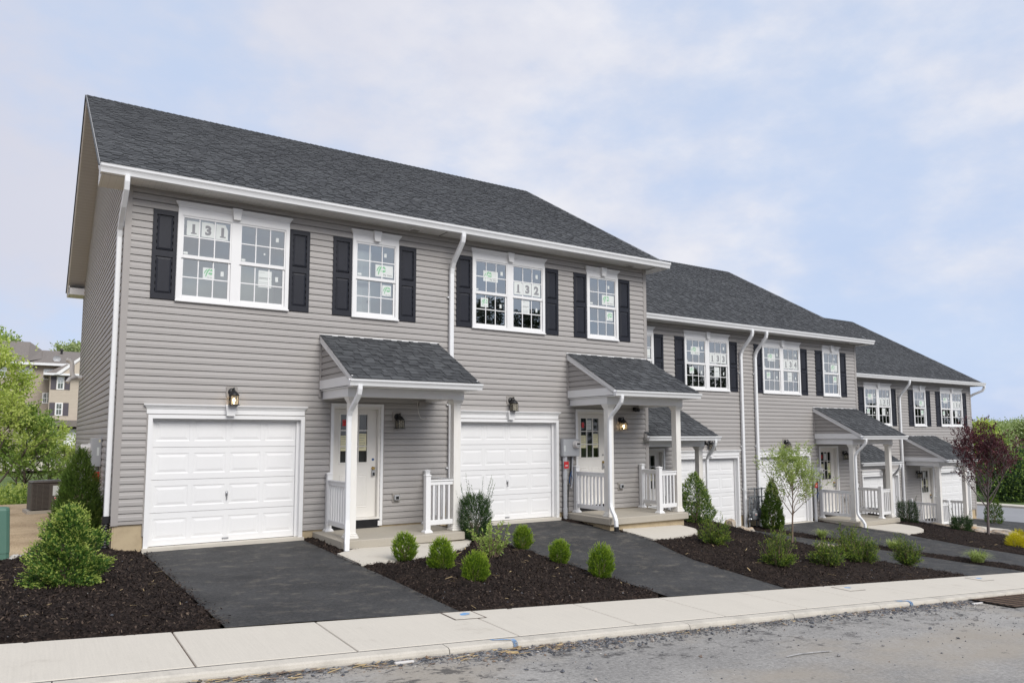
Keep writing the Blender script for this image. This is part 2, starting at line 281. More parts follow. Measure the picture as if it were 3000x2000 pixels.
# ------------------------------------------------------------------ mesh builder
class MB:
    def __init__(s): s.v = []; s.f = []; s.m = []; s.mats = []; s.sm = []
    def mi(s, mat):
        if mat not in s.mats: s.mats.append(mat)
        return s.mats.index(mat)
    def poly(s, pts, mat, smooth=False):
        k = len(s.v); s.v += [tuple(p) for p in pts]; s.f.append(tuple(range(k, k+len(pts)))); s.m.append(s.mi(mat)); s.sm.append(smooth)
    def faces(s, pts, fs, mat, smooth=False):
        k = len(s.v); s.v += [tuple(p) for p in pts]
        i = s.mi(mat)
        for f in fs: s.f.append(tuple(k+q for q in f)); s.m.append(i); s.sm.append(smooth)
    def box(s, x0, x1, y0, y1, z0, z1, mat, bev=0):
        if x0 > x1: x0, x1 = x1, x0
        if y0 > y1: y0, y1 = y1, y0
        if bev:
            s.bevbox(x0, x1, y0, y1, z0, z1, mat, bev); return
        p = [(x, y, z) for z in (z0, z1) for y in (y0, y1) for x in (x0, x1)]
        s.faces(p, [(0, 2, 3, 1), (4, 5, 7, 6), (0, 1, 5, 4), (2, 6, 7, 3), (0, 4, 6, 2), (1, 3, 7, 5)], mat)
    def bevbox(s, x0, x1, y0, y1, z0, z1, mat, r):
        ring = lambda i, z: [(x0+i+r, y0+i, z), (x1-i-r, y0+i, z), (x1-i, y0+i+r, z), (x1-i, y1-i-r, z), (x1-i-r, y1-i, z), (x0+i+r, y1-i, z), (x0+i, y1-i-r, z), (x0+i, y0+i+r, z)]
        rs = [ring(r, z0), ring(0, z0+r), ring(0, z1-r), ring(r, z1)]
        s.loft(rs, mat)
    def loft(s, rings, mat, caps=True, smooth=False):
        n = len(rings[0]); pts = [p for r in rings for p in r]; fs = []
        for k in range(len(rings)-1):
            for i in range(n):
                j = (i+1) % n; fs.append((k*n+i, k*n+j, (k+1)*n+j, (k+1)*n+i))
        s.faces(pts, fs, mat, smooth)
        if caps:
            s.poly(list(reversed(rings[0])), mat); s.poly(rings[-1], mat)
    def prism_x(s, prof, x0, x1, mat):        # prof: (y,z) list
        s.loft([[(x0, y, z) for y, z in prof], [(x1, y, z) for y, z in prof]], mat)
    def prism_y(s, prof, y0, y1, mat):        # prof: (x,z)
        s.loft([[(x, y0, z) for x, z in prof], [(x, y1, z) for x, z in prof]], mat)
    def prism_z(s, prof, z0, z1, mat):
        s.loft([[(x, y, z0) for x, y in prof], [(x, y, z1) for x, y in prof]], mat)
    def tube(s, path, rad, mat, n=8, smooth=True, caps=True):
        P = [np.array(p, float) for p in path]
        if isinstance(rad, (int, float)): rad = [rad]*len(P)
        rings = []; ref = None
        for i, p in enumerate(P):
            d = P[min(i+1, len(P)-1)]-P[max(i-1, 0)]; d = d/(np.linalg.norm(d)+1e-9)
            if ref is None: ref = np.array([1, 0, 0]) if abs(d[0]) < .8 else np.array([0, 1, 0])
            a = ref-d*(ref@d); a = a/(np.linalg.norm(a)+1e-9); b = np.cross(d, a); ref = a
            rings.append([tuple(p+rad[i]*(math.cos(t)*a+math.sin(t)*b)) for t in np.arange(n)*2*math.pi/n])
        s.loft(rings, mat, caps, smooth)
    def rtube(s, path, hw, hd, mat, side=(1, 0, 0)):   # rectangular pipe; side = width axis
        P = [np.array(p, float) for p in path]; rings = []; sd = np.array(side, float)
        for i, p in enumerate(P):
            d0 = P[i]-P[max(i-1, 0)]; d1 = P[min(i+1, len(P)-1)]-P[i]
            d = (d0/(np.linalg.norm(d0)+1e-9) if i else 0)+(d1/(np.linalg.norm(d1)+1e-9) if i < len(P)-1 else 0)
            d = d/np.linalg.norm(d); a = sd-d*(sd@d); a /= np.linalg.norm(a); b = np.cross(d, a)
            rings.append([tuple(p+x*hw*a+y*hd*b) for x, y in ((-.8, -1), (.8, -1), (1, -.7), (1, .7), (.8, 1), (-.8, 1), (-1, .7), (-1, -.7))])
        s.loft(rings, mat)
    def lathe(s, c, prof, mat, n=20, smooth=True):       # prof: (r,z)
        rings = [[(c[0]+r*math.cos(t), c[1]+r*math.sin(t), c[2]+z) for t in np.arange(n)*2*math.pi/n] for r, z in prof]
        s.loft(rings, mat, True, smooth)
    def build(s, name, parent=None, loc=None):
        me = bpy.data.meshes.new(name); me.from_pydata(s.v, [], s.f)
        for m in s.mats: me.materials.append(m)
        me.polygons.foreach_set('material_index', s.m); me.polygons.foreach_set('use_smooth', s.sm); me.update()
        o = bpy.data.objects.new(name, me); COL.objects.link(o)
        if parent is not None: o.parent = parent
        if loc is not None: o.location = loc
        return o
    def mirror(s, W):
        s.v = [(W-x, y, z) for x, y, z in s.v]; s.f = [tuple(reversed(f)) for f in s.f]; return s

def bulk(name, V, F, mats, mi=None, smooth=False, parent=None, tone=None):
    me = bpy.data.meshes.new(name); V = np.asarray(V, np.float32); F = np.asarray(F, np.int32); n, k = F.shape
    me.vertices.add(len(V)); me.vertices.foreach_set('co', V.ravel())
    me.loops.add(n*k); me.loops.foreach_set('vertex_index', F.ravel())
    me.polygons.add(n); me.polygons.foreach_set('loop_start', np.arange(0, n*k, k, dtype=np.int32))
    for m in mats: me.materials.append(m)
    if mi is not None: me.polygons.foreach_set('material_index', np.asarray(mi, np.int32))
    me.polygons.foreach_set('use_smooth', np.full(n, smooth)); me.update(calc_edges=True)
    if tone is not None: at_ = me.attributes.new('tone', 'FLOAT', 'FACE'); at_.data.foreach_set('value', np.asarray(tone, np.float32))
    o = bpy.data.objects.new(name, me); COL.objects.link(o)
    if parent is not None: o.parent = parent
    return o
def tag(o, label=None, cat=None, group=None, kind=None):
    if label: o['label'] = label
    if cat: o['category'] = cat
    if group: o['group'] = group
    if kind: o['kind'] = kind
    return o
def empty(name, loc=(0, 0, 0), rz=0):
    o = bpy.data.objects.new(name, None); COL.objects.link(o); o.location = loc; o.rotation_euler = (0, 0, rz); o.empty_display_size = .2; return o
def kids(o): return [c for c in bpy.data.objects if c.parent == o]
def copy_tree(o, parent=None):
    c = o.copy(); COL.objects.link(c)
    if parent is not None: c.parent = parent
    for ch in kids(o): copy_tree(ch, c)
    return c
_tc = {}
def text_geo(s, bold=.012):
    if (s, bold) in _tc: return _tc[(s, bold)]
    cu = bpy.data.curves.new('lettering', 'FONT'); cu.body = s; cu.size = 1; cu.offset = bold; cu.resolution_u = 3
    ob = bpy.data.objects.new('lettering', cu); COL.objects.link(ob)
    dg = bpy.context.evaluated_depsgraph_get(); me = ob.evaluated_get(dg).to_mesh()
    v = [tuple(p.co) for p in me.vertices]; f = [tuple(p.vertices) for p in me.polygons]
    ob.evaluated_get(dg).to_mesh_clear(); bpy.data.objects.remove(ob); bpy.data.curves.remove(cu)
    _tc[(s, bold)] = (v, f); return v, f
def put_text(mb, s, cx, cz, y, h, mat, bold=.012, width=None):
    v, f = text_geo(s, bold); a = np.array(v); lo, hi = a.min(0), a.max(0); k = h/(hi[1]-lo[1]); kx = k if width is None else width/(hi[0]-lo[0])
    pts = [(cx+(p[0]-(lo[0]+hi[0])/2)*kx, y, cz+(p[1]-(lo[1]+hi[1])/2)*k) for p in v]
    mb.faces(pts, f, mat)
M['soffit'].node_tree.nodes['Wave Texture'].inputs['Scale'].default_value = 3.14
# ------------------------------------------------------------------ townhouse (local: x along the front, y=0 front wall, -y to the street, z=0 garage floor)
W = 6.096; CZ0 = 2.576; CH = .1235; DEPTH = 12.22; RY = 6.11; EY = -.44; EZ = 6.375; RZ = 10.2
SL = (RZ-EZ)/(RY-EY)
ORIG = (.0, .0)
def siding(mb, z0, z1, ul, ur, place, holes=(), mat='siding'):
    k0 = math.floor((z0-CZ0)/CH)-1; k1 = math.ceil((z1-CZ0)/CH)+1
    prof = [(0, .020), (.058, .020), (.072, .0115), (CH-.0135, .008), (CH-.0105, -.012), (CH, -.012)]
    def off(dz):
        for (a, p), (b, q) in zip(prof, prof[1:]):
            if dz <= b+1e-9: return p+(q-p)*(dz-a)/(b-a)
        return -.012
    for k in range(k0, k1):
        zb = CZ0+k*CH
        lv = {zb+d for d, _ in prof} | {h for ho in holes for h in ho[2:4]} | {z0, z1}
        lv = sorted(z for z in lv if zb-1e-9 <= z <= zb+CH+1e-9 and z0-1e-9 <= z <= z1+1e-9)
        for i in range(len(lv)-1):
            za, zc = lv[i], lv[i+1]
            if zc-za < 1e-5: continue
            zm = (za+zc)/2; L_, R_ = ul(zm), ur(zm)
            if R_-L_ < .005: continue
            iv = [(L_, R_)]
            for (a, b, c, d) in holes:
                if c <= zm <= d:
                    nx = []
                    for p, q in iv:
                        if b <= p or a >= q: nx.append((p, q)); continue
                        if a > p: nx.append((p, a))
                        if b < q: nx.append((b, q))
                    iv = nx
            oa, oc = off(za-zb), off(zc-zb)
            sm = (k*1.37) % 3.66-4; iv2 = []
            for p, q in iv:
                c_ = p
                for j in range(12):
                    t_ = sm+j*3.66
                    if c_+.02 < t_ < q-.02: iv2.append((c_, t_)); c_ = t_
                iv2.append((c_, q))
            for p, q in iv2:
                pa, qa, pc, qc = p, q, p, q
                if p == L_: pa, pc = ul(za), ul(zc)
                if q == R_: qa, qc = ur(za), ur(zc)
                mb.poly([place(pa, oa, za), place(qa, oa, za), place(qc, oc, zc), place(pc, oc, zc)], M[mat])
                if abs(za-zb) < 1e-6:
                    mb.poly([place(pa, -.010, za), place(qa, -.010, za), place(qa, oa, za), place(pa, oa, za)], M[mat])
def crown(mb, x0, x1, z0, hb, hc, key=True, kw=.185, kz=None):
    t = .03; w = M['white']; zc = z0+hb
    mb.box(x0, x1, -t, .0, z0, zc, w)
    r = []
    for dx, dy, z in ((.004, .004, zc), (.012, .012, zc+.012), (.012, .014, zc+hc*.35), (.026, .026, zc+hc*.40), (.030, .032, zc+hc*.62), (.044, .046, zc+hc*.68), (.050, .052, zc+hc*.86), (.050, .052, zc+hc)):
        r.append([(x0-dx, 0, z), (x0-dx, -t-dy, z), (x1+dx, -t-dy, z), (x1+dx, 0, z)])
    mb.loft(r, w)
    if key:
        cx = (x0+x1)/2; zt = zc+hc+.012; zk = z0-.02 if kz is None else kz
        a, b = kw/2, kw*.36
        f = -t-.085; mb.loft([[(cx-b, 0, zk), (cx-b, f, zk), (cx+b, f, zk), (cx+b, 0, zk)], [(cx-a, 0, zt), (cx-a, f-.004, zt), (cx+a, f-.004, zt), (cx+a, 0, zt)]], w)
def logo(mb, x0, z0, w, h, y, wide=False):
    mb.poly([(x0, y, z0), (x0+w, y, z0), (x0+w, y, z0+h), (x0, y, z0+h)], M['paper'])
    s = min(w, h)*.96; oy = z0+(h-s)*.5+.02*s; ox = x0+.03*s; e = y-.0006
    P = lambda pts: mb.poly([(ox+px*s, e, oy+pz*s) for px, pz in pts], M['green'])
    P([(.07, .42), (.13, .40), (.22, .58), (.42, .90), (.28, .84), (.13, .64)])
    P([(.20, .18), (.27, .10), (.36, .42), (.48, .66), (.66, .92), (.50, .92), (.36, .72), (.27, .50)])
    P([(.56, .68), (.72, .92), (.86, .82), (.94, .66), (.80, .66), (.74, .72)])
    P([(.44, .42), (.66, .34), (.88, .42), (.95, .56), (.52, .56)])
    if wide: put_text(mb, 'Ply Gem', x0+w*.70, z0+h*.16, e, h*.17, M['ink'], .004, w*.50)
    else: put_text(mb, 'Ply Gem', x0+w*.66, z0+h*.10, e, h*.10, M['ink'], .004, w*.52)
def window(root, a, b, zt, zb, double, num, style):
    w = M['white']; f = MB(); C = .068
    # casing (four pieces butted) and inner vinyl frame
    for x0, x1, z0, z1 in ((a, a+C, zb, zt), (b-C, b, zb, zt), (a+C, b-C, zt-C, zt), (a+C, b-C, zb, zb+C)): f.box(x0, x1, -.048, 0, z0, z1, w)
    for x0, x1, z0, z1 in ((a-.006, a, zb, zt), (b, b+.006, zb, zt), (a, b, zb-.008, zb)): f.box(x0, x1, -.03, -.002, z0, z1, w)
    f.box(a-.012, b+.012, -.066, -.048, zb-.004, zb+.022, w)
    cols = [(a+C, b-C)]
    if double:
        m = (a+b)/2; f.box(m-.075, m+.075, -.040, .02, zb+C, zt-C, w); cols = [(a+C, m-.075), (m+.075, b-C)]
    zm = (zb+zt)/2-.005; pane = MB(); gl = M['glass']; sheets = []; stick = MB()
    fr = .036; glass = []
    for ci, (p, q) in enumerate(cols):
        for up in (True, False):
            z0, z1 = (zm-.02, zt-C) if up else (zb+C, zm+.02)
            yf, yb = (-.034, .02) if up else (-.012, .03)
            rl = .036 if up else .048
            e0, e1 = (.030, .030) if up else (.040, .044)
            bt = .062 if up else .052
            for x0, x1, c, d in ((p, p+e0, z0, z1), (q-e1, q, z0, z1), (p+e0, q-e1, z1-rl, z1), (p+e0, q-e1, z0, z0+bt)):
                f.box(x0+.001, x1-.001, yf, yb, c, d, w)
            gx0, gx1, gz0, gz1 = p+e0, q-e1, z0+bt, z1-rl
            if up: gz0 = max(gz0, zm+.042)
            y = yf+.014
            pane.poly([(gx0, y, gz0), (gx1, y, gz0), (gx1, y, gz1), (gx0, y, gz1)], gl)
            for i in (1, 2):
                x = gx0+(gx1-gx0)*i/3; f.box(x-.010, x+.010, y-.006, y-.002, gz0, gz1, w)
            z = (gz0+gz1)/2; f.box(gx0, gx1, y-.0075, y-.0015, z-.010, z+.010, w)
            glass.append((ci, up, gx0, gx1, gz0, gz1, y))
    # dim room behind, open only towards the glass
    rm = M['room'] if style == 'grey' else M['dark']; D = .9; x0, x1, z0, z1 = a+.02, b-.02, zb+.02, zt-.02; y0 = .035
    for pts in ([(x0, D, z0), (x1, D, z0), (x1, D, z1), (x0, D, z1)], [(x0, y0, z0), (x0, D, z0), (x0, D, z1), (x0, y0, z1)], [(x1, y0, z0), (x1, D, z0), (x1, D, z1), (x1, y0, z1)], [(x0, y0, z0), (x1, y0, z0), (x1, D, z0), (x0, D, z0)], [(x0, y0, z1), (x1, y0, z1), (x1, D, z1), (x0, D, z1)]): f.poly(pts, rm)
    o = f.build('window', root); pane.build('pane', o)
    h = MB(); crown(h, a, b, zt+.004, .078, .092, True, .17, zt+.004-.03); h.build('window_header', o)
    G = {(c, u): g for c, u, *g in glass}
    def rect(c, u, fx0, fx1, fz0, fz1):
        gx0, gx1, gz0, gz1, y = G[(c, u)]; return gx0+(gx1-gx0)*fx0, gx0+(gx1-gx0)*fx1, gz0+(gz1-gz0)*fz0, gz0+(gz1-gz0)*fz1, y-.0006
    def card(mb, c, u, fx0, fx1, fz0, fz1, mat='paper'):
        x0, x1, z0, z1, y = rect(c, u, fx0, fx1, fz0, fz1); mb.poly([(x0, y, z0), (x1, y, z0), (x1, y, z1), (x0, y, z1)], M[mat]); return x0, x1, z0, z1, y
    def tags(lst):
        for q in lst:
            t = MB(); card(t, *q); t.build('window_tag', o)
    def spec(c, u, *fr_):
        t = MB(); x0, x1, z0, z1, y = card(t, c, u, *fr_, 'paper'); hh = z1-z0
        for k, (ww, th) in ((.88, (.5, .010)), (.56, (.9, .028)), (.50, (.7, .018)), (.28, (.8, .014)), (.18, (.85, .012)), (.11, (.8, .012))):
            t.poly([(x0+.01, y-.0006, z0+hh*k), (x0+(x1-x0)*ww, y-.0006, z0+hh*k), (x0+(x1-x0)*ww, y-.0006, z0+hh*(k+th)), (x0+.01, y-.0006, z0+hh*(k+th))], M['ink'])
        t.build('spec_sheet', o)
    def lg(c, u, *fr_, wide=False):
        t = MB(); x0, x1, z0, z1, y = rect(c, u, *fr_); logo(t, x0, z0, x1-x0, z1-z0, y, wide); t.build('window_sticker', o)
    def digits(c, u, z0, z1):
        for i, ch in enumerate(num):
            t = MB(); fx = .06+i*.315 if u is True and z0 > .5 else .03+i*.325
            x0, x1, q0, q1, y = rect(c, u, fx, fx+.29, z0+(.01*(i % 2)), z1-.015*(i == 0))
            if i == 2 and num == '131': pts = [(x0, y, q0), (x1-.02, y, q0), (x1-.02, y, q1-.10), (x1-.07, y, q1), (x0, y, q1)]
            else: pts = [(x0, y, q0), (x1, y, q0), (x1, y, q1-.04), (x1-.03, y, q1), (x0, y, q1)]
            t.poly(pts, M['paper'])
            hh = (q1-q0)*.66; put_text(t, ch, (x0+x1)/2, (q0+q1)/2-.01, y-.0006, hh, M['digit'], .055)
            if ch == '1': xc, zc = (x0+x1)/2+hh*.02, (q0+q1)/2-.01-hh/2; t.poly([(xc-hh*.26, y-.0008, zc), (xc+hh*.28, y-.0008, zc), (xc+hh*.28, y-.0008, zc+hh*.13), (xc-hh*.26, y-.0008, zc+hh*.13)], M['digit'])
            t.build('number_sheet', o)
    if double and num == '131':
        digits(0, True, .53, .95); lg(0, False, .44, .70, .52, .82); spec(1, False, .42, .74, .44, .92)
        tags([(0, False, .84, .91, .62, .76), (1, True, .80, .87, .68, .80), (1, False, .83, .90, .64, .78), (0, True, .01, .10, .02, .08), (1, True, .01, .10, .02, .08), (1, True, .52, .56, .26, .31)])
    elif double:
        lg(0, True, .24, .73, .36, .72, wide=True); digits(1, True, .04, .50); lg(0, False, .17, .42, .58, .90); spec(1, False, .30, .60, .48, .97)
        tags([(0, True, .82, .90, .62, .75), (0, True, .01, .08, .03, .08), (1, True, .80, .88, .68, .82), (0, False, .82, .89, .60, .73), (1, False, .83, .89, .60, .74)])
    else:
        lg(0, True, .49, .97, .06, .43, wide=True); lg(0, False, .70, .95, .58, .92)
        tags([(0, True, .72, .79, .68, .80), (0, True, .02, .12, .04, .10)])
    if style == 'grey' and not double:   # a pale panelled door stands open just inside
        gx0, gx1, gz0, gz1, y = G[(0, False)]; t = MB(); z1 = G[(0, True)][3]-.08; x1 = gx0+(gx1-gx0)*.47
        t.box(gx0-.05, x1, .16, .20, gz0-.05, z1, M['paper'])
        for q0, q1 in ((.03, .22), (.27, .46)):
            for c, d in ((gz0+.08, gz0+.5), (gz0+.62, gz0+1.02)):
                xa, xb = gx0+(gx1-gx0)*q0-.02, gx0+(gx1-gx0)*q1-.06; t.box(xa, xb, .15, .16, c, d, M['paper'])
        t.lathe((x1-.07, .13, gz0+.26), [(0, -.03), (.026, -.02), (.032, 0), (.026, .02), (0, .03)], M['steel'], 12)
        t.build('interior_door', o)
    return o
def shutter(root, x0, x1, z0, z1):
    m = MB(); s = M['shutter']; m.box(x0, x1, -.020, .0, z0, z1, s); R = .062; h = z1-z0
    zr = [z0, z0+.095, z0+h*.475, z0+h*.545, z1-.085, z1]
    m.box(x0, x0+R, -.034, -.020, z0, z1, s); m.box(x1-R, x1, -.034, -.020, z0, z1, s)
    for a, b in ((zr[0], zr[1]), (zr[2], zr[3]), (zr[4], zr[5])): m.box(x0+R, x1-R, -.033, -.020, a, b, s)
    for a, b in ((zr[1], zr[2]), (zr[3], zr[4])):
        i = .012; j = .045
        r0 = [(x0+R+i, -.0205, a+i), (x1-R-i, -.0205, a+i), (x1-R-i, -.0205, b-i), (x0+R+i, -.0205, b-i)]
        r1 = [(x0+R+j, -.034, a+j), (x1-R-j, -.034, a+j), (x1-R-j, -.034, b-j), (x0+R+j, -.034, b-j)]
        m.loft([r0, r1], s)
    for x in (x0+.02, x1-.02):
        for z in (zr[1]-.04, zr[2]+.03, zr[4]+.03): m.lathe((x, -.0345, z), [(.006, 0), (.006, .003)], s, 6)
    return m.build('shutter', root)
def lantern(root, x, z, lit):
    l = MB(); k = M['black']; y = -.018
    b = MB(); b.loft([[(x-.075-i, -q, z-.10-i) , (x+.075+i, -q, z-.10-i), (x+.095+i, -q, z-.08-i), (x+.095+i, -q, z+.08+i), (x+.075+i, -q, z+.10+i), (x-.075-i, -q, z+.10+i), (x-.095-i, -q, z+.08+i), (x-.095-i, -q, z-.08-i)] for i, q in ((.008, .002), (.008, .022), (0, .034))], M['backplate'])
    # round wall rose, scroll arm, domed roof, square-barred cage, base plate
    rose = [[(x+r*math.cos(t), yy, z+r*math.sin(t)) for t in np.arange(20)*2*math.pi/20] for r, yy in ((.068, -.034), (.068, -.044), (.045, -.056), (.012, -.062))]
    l.loft(rose, k, True, True)
    cx, cy = x+.012, -.155
    l.tube([(x, -.05, z-.005), (x+.004, -.09, z+.045), (x+.008, -.13, z+.062), (cx, cy, z+.045), (cx, cy, z+.01)], .011, k, 8)
    l.lathe((cx, cy, z), [(.004, .075), (.014, .068), (.010, .052), (.016, .040), (.012, .022), (.030, .010), (.052, -.004), (.066, -.026), (.090, -.050), (.094, -.062), (.094, -.070), (.0, -.070)], k, 20)
    zt, zb = z-.070, z-.235
    for s1, s2 in ((1, 1), (1, -1), (-1, 1), (-1, -1)):
        l.box(cx+s1*.066-.005, cx+s1*.066+.005, cy+s2*.066-.005, cy+s2*.066+.005, zb, zt, k)
    for s in (1, -1):
        for d in (.022, -.022):
            l.box(cx+d-.0025, cx+d+.0025, cy+s*.068-.003, cy+s*.068+.003, zb, zt, k); l.box(cx+s*.068-.003, cx+s*.068+.003, cy+d-.0025, cy+d+.0025, zb, zt, k)
    l.box(cx-.088, cx+.088, cy-.088, cy+.088, zb-.014, zb, k)
    o = l.build('wall_lantern', root); b.build('mounting_block', o)
    g = MB(); q = .063
    for p in ([(cx-q, cy-q), (cx+q, cy-q)], [(cx+q, cy-q), (cx+q, cy+q)], [(cx+q, cy+q), (cx-q, cy+q)], [(cx-q, cy+q), (cx-q, cy-q)]): g.poly([(*p[0], zb), (*p[1], zb), (*p[1], zt), (*p[0], zt)], M['lampglass'])
    g.build('lantern_glass', o)
    u = MB(); u.lathe((cx, cy, zb+.015), [(.011, 0), (.011, .035), (.018, .05), (.021, .068), (.015, .088), (.003, .105)], M['bulb' if lit else 'bulboff'], 12)
    u.build('light_bulb', o)
    if lit: tag(o, 'black wall lantern with its bulb lit')
    return o
def garage(root, mirror, zfix=0):
    g0, g1, gt = .474, 3.201, 2.2705; o0, o1, ot = .545, 3.130, 2.205
    w = M['white']; s = MB()
    for x0, x1, z0, z1 in ((g0, o0, -.06, gt), (o1, g1, -.06, gt), (o0, o1, ot, gt)): s.box(x0, x1, -.045, 0, z0, z1, w)
    for x0, x1, z0, z1 in ((g0, o0, -.06, gt), (o1, g1, -.06, gt)): s.box(x0+(.02 if x0 == g0 else 0), x1-(.02 if x0 != g0 else 0), .001, .16, z0, z1-.001, w)
    s.box(o0, o1, .001, .16, ot, gt-.001, w)
    s.box(o0, o0+.03, .06, .10, 0, ot, w); s.box(o1-.055, o1, .06, .10, 0, ot, w); s.box(o0+.03, o1-.055, .06, .10, ot-.03, ot, w)
    s.box(g0+.006, g0+.03, -.046, -.0465, 0, 0, w)
    hx0, hx1 = .447, 3.198
    crown(s, hx0, hx1, 2.288, .082, .084, True, .19, 2.262)
    d = MB(); SH = .5677; y = .11
    for k in range(4):
        z0, z1 = k*SH+.003, min((k+1)*SH-.003, ot+.03)
        d.box(o0, o1, y+.012, y+.045, z0, z1, w)
        # face with pressed panels: build as grid strips round the panel openings
        cols = [(o0+.085+i*(2.585-.17+.075)/4, o0+.085+i*(2.585-.17+.075)/4+(2.585-.17+.075)/4-.075) for i in range(4)]
        pz0, pz1 = z0+.105, z1-.10
        if k == 3: pz0, pz1 = z0+.105, z0+.105+.36
        xs = [o0]+[c for p in cols for c in p]+[o1]
        pz1 = min(pz1, z1-.02)
        Q = lambda a, b, c, e: d.poly([(a, y, c), (b, y, c), (b, y, e), (a, y, e)], w)
        Q(o0, o1, z0, pz0); Q(o0, o1, pz1, z1)
        d.poly([(o0, y, z0), (o1, y, z0), (o1, y+.012, z0), (o0, y+.012, z0)], w); d.poly([(o0, y, z1), (o1, y, z1), (o1, y+.012, z1), (o0, y+.012, z1)], w)
        for i in range(0, len(xs)-1, 2): Q(xs[i], xs[i+1], pz0, pz1)
        for a, b in cols:
            R = lambda i, dy: [(a+i, y+dy, pz0+i), (b-i, y+dy, pz0+i), (b-i, y+dy, pz1-i), (a+i, y+dy, pz1-i)]
            d.loft([R(0, 0), R(.016, .0055), R(.032, .0055), R(.070, -.001)], w, False)
            d.poly(R(.070, -.001), w)
    d.box(o0, o1, y+.0, y+.04, -.03, .003, M['rubber'])
    if mirror: s.mirror(W); d.mirror(W)
    so = s.build('garage_surround', root); do = d.build('garage_door', root)
    h = MB(); cx = (o0+o1)/2; cx = W-cx if mirror else cx
    z = .85; h.lathe((cx, y-.004, z), [(0, -.052), (.012, -.05), (.022, -.03), (.024, .0), (.022, .03), (.012, .05), (0, .052)], M['steel'], 10)
    h.box(cx-.007, cx+.007, y-.038, y-.022, z-.10, z+.01, M['steel']); h.box(cx-.006, cx+.006, y-.03, y, z-.005, z+.01, M['steel'])
    h.build('door_handle', do)
    p = MB(); p.box(cx-.055, cx+.055, y-.012, y-.001, .045, .068, M['steel']); p.box(cx-.045, cx+.045, y-.018, y-.012, .05, .06, M['greybox']); p.build('lift_plate', do)
    return so
def front_door(root, e0, e1, et, variant):
    w = M['white']; c = M['doorcream']; zb = .27; l0, l1, lt = e0+.085, e1-.10, 2.435; y = .085
    s = MB(); C = .055
    for x0, x1, z0, z1 in ((e0, e0+C, .20, et), (e1-C, e1, .20, et), (e0+C, e1-C, et-C, et)): s.box(x0, x1, -.04, 0, z0, z1, w)
    for x0, x1, z0, z1 in ((e0+C-.002, l0, zb, et-C), (l1, e1-C+.002, zb, et-C), (l0, l1, lt, et-C)): s.box(x0, x1, -.012, .13, z0, z1, c)
    s.box(e0+C, e1-C, -.03, .13, zb-.035, zb, M['cream']); s.box(e0+.01, e1-.06, -.022, -.001, .068, zb-.036, M['membrane'])
    if variant == 0: s.box(e1-.09, e1+.0, -.032, -.0225, .10, .20, w)
    so = s.build('door_surround', root)
    d = MB(); gx0, gx1, gz0, gz1 = l0+.155, l1-.20, 1.37, 2.325
    wd = l1-l0; gx0, gx1 = l0+.15, l0+.15+.565
    fr = .03
    for a, b, z0, z1 in ((l0+.003, gx0-fr, zb+.004, lt-.003), (gx1+fr, l1-.003, zb+.004, lt-.003), (gx0-fr, gx1+fr, gz1+fr, lt-.003), (gx0-fr, gx1+fr, zb+.004, gz0-fr)): d.box(a, b, y, y+.045, z0, z1, c)
    for a, b, z0, z1 in ((gx0-fr, gx0, gz0-fr, gz1+fr), (gx1, gx1+fr, gz0-fr, gz1+fr), (gx0, gx1, gz1, gz1+fr), (gx0, gx1, gz0-fr, gz0)): d.box(a, b, y-.012, y+.04, z0, z1, c)
    for i in (1, 2):
        x = gx0+(gx1-gx0)*i/3; d.box(x-.011, x+.011, y-.008, y+.012, gz0, gz1, c); z = gz0+(gz1-gz0)*i/3; d.box(gx0, gx1, y-.0085, y+.0115, z-.011, z+.011, c)
    for a, b in ((l0+.14, l0+.40), (l0+.47, l0+.73)):
        R = lambda i, dy: [(a+i, y+dy, .47+i), (b-i, y+dy, .47+i), (b-i, y+dy, 1.13-i), (a+i, y+dy, 1.13-i)]
        d.loft([R(0, 0), R(.012, -.008), R(.028, -.002), R(.05, -.008)], c, False); d.poly(R(.05, -.008), c)
    do = d.build('front_door', root)
    p = MB(); p.poly([(gx0, y+.014, gz0), (gx1, y+.014, gz0), (gx1, y+.014, gz1), (gx0, y+.014, gz1)], M['doorglass'])
    p.build('pane', do)
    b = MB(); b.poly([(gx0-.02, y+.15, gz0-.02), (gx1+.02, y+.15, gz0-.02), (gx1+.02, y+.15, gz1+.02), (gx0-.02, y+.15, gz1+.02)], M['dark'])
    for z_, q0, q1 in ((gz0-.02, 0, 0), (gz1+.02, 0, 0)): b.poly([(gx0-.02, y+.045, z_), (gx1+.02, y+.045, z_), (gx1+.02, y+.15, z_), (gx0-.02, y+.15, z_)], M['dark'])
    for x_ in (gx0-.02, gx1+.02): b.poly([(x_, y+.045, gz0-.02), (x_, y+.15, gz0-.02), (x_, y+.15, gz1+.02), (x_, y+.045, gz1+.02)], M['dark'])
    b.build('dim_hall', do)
    yy = y+.011; gw = gx1-gx0; gh = gz1-gz0
    def sh(name, fx0, fx1, fz0, fz1, mat, lines=0):
        t = MB(); x0, x1, z0, z1 = gx0+gw*fx0, gx0+gw*fx1, gz0+gh*fz0, gz0+gh*fz1
        t.poly([(x0, yy, z0), (x1, yy, z0), (x1, yy, z1), (x0, yy, z1)], M[mat])
        for i in range(lines):
            z = z1-(i+.8)*(z1-z0)/(lines+1); t.poly([(x0+.012, yy-.001, z), (x1-.02*(1+i % 3), yy-.001, z), (x1-.02*(1+i % 3), yy-.001, z+.007), (x0+.012, yy-.001, z+.007)], M['ink'])
        t.build(name, do)
    sh('notice_sheet', .02, .30, .24, .56, 'yellowpaper', 6); sh('notice_sheet', .70, .98, .24, .60, 'yellowpaper', 6); sh('red_sticker', .08, .21, .76, .89, 'red', 2)
    if variant: sh('notice_sheet', .36, .62, .70, .95, 'paper', 5)
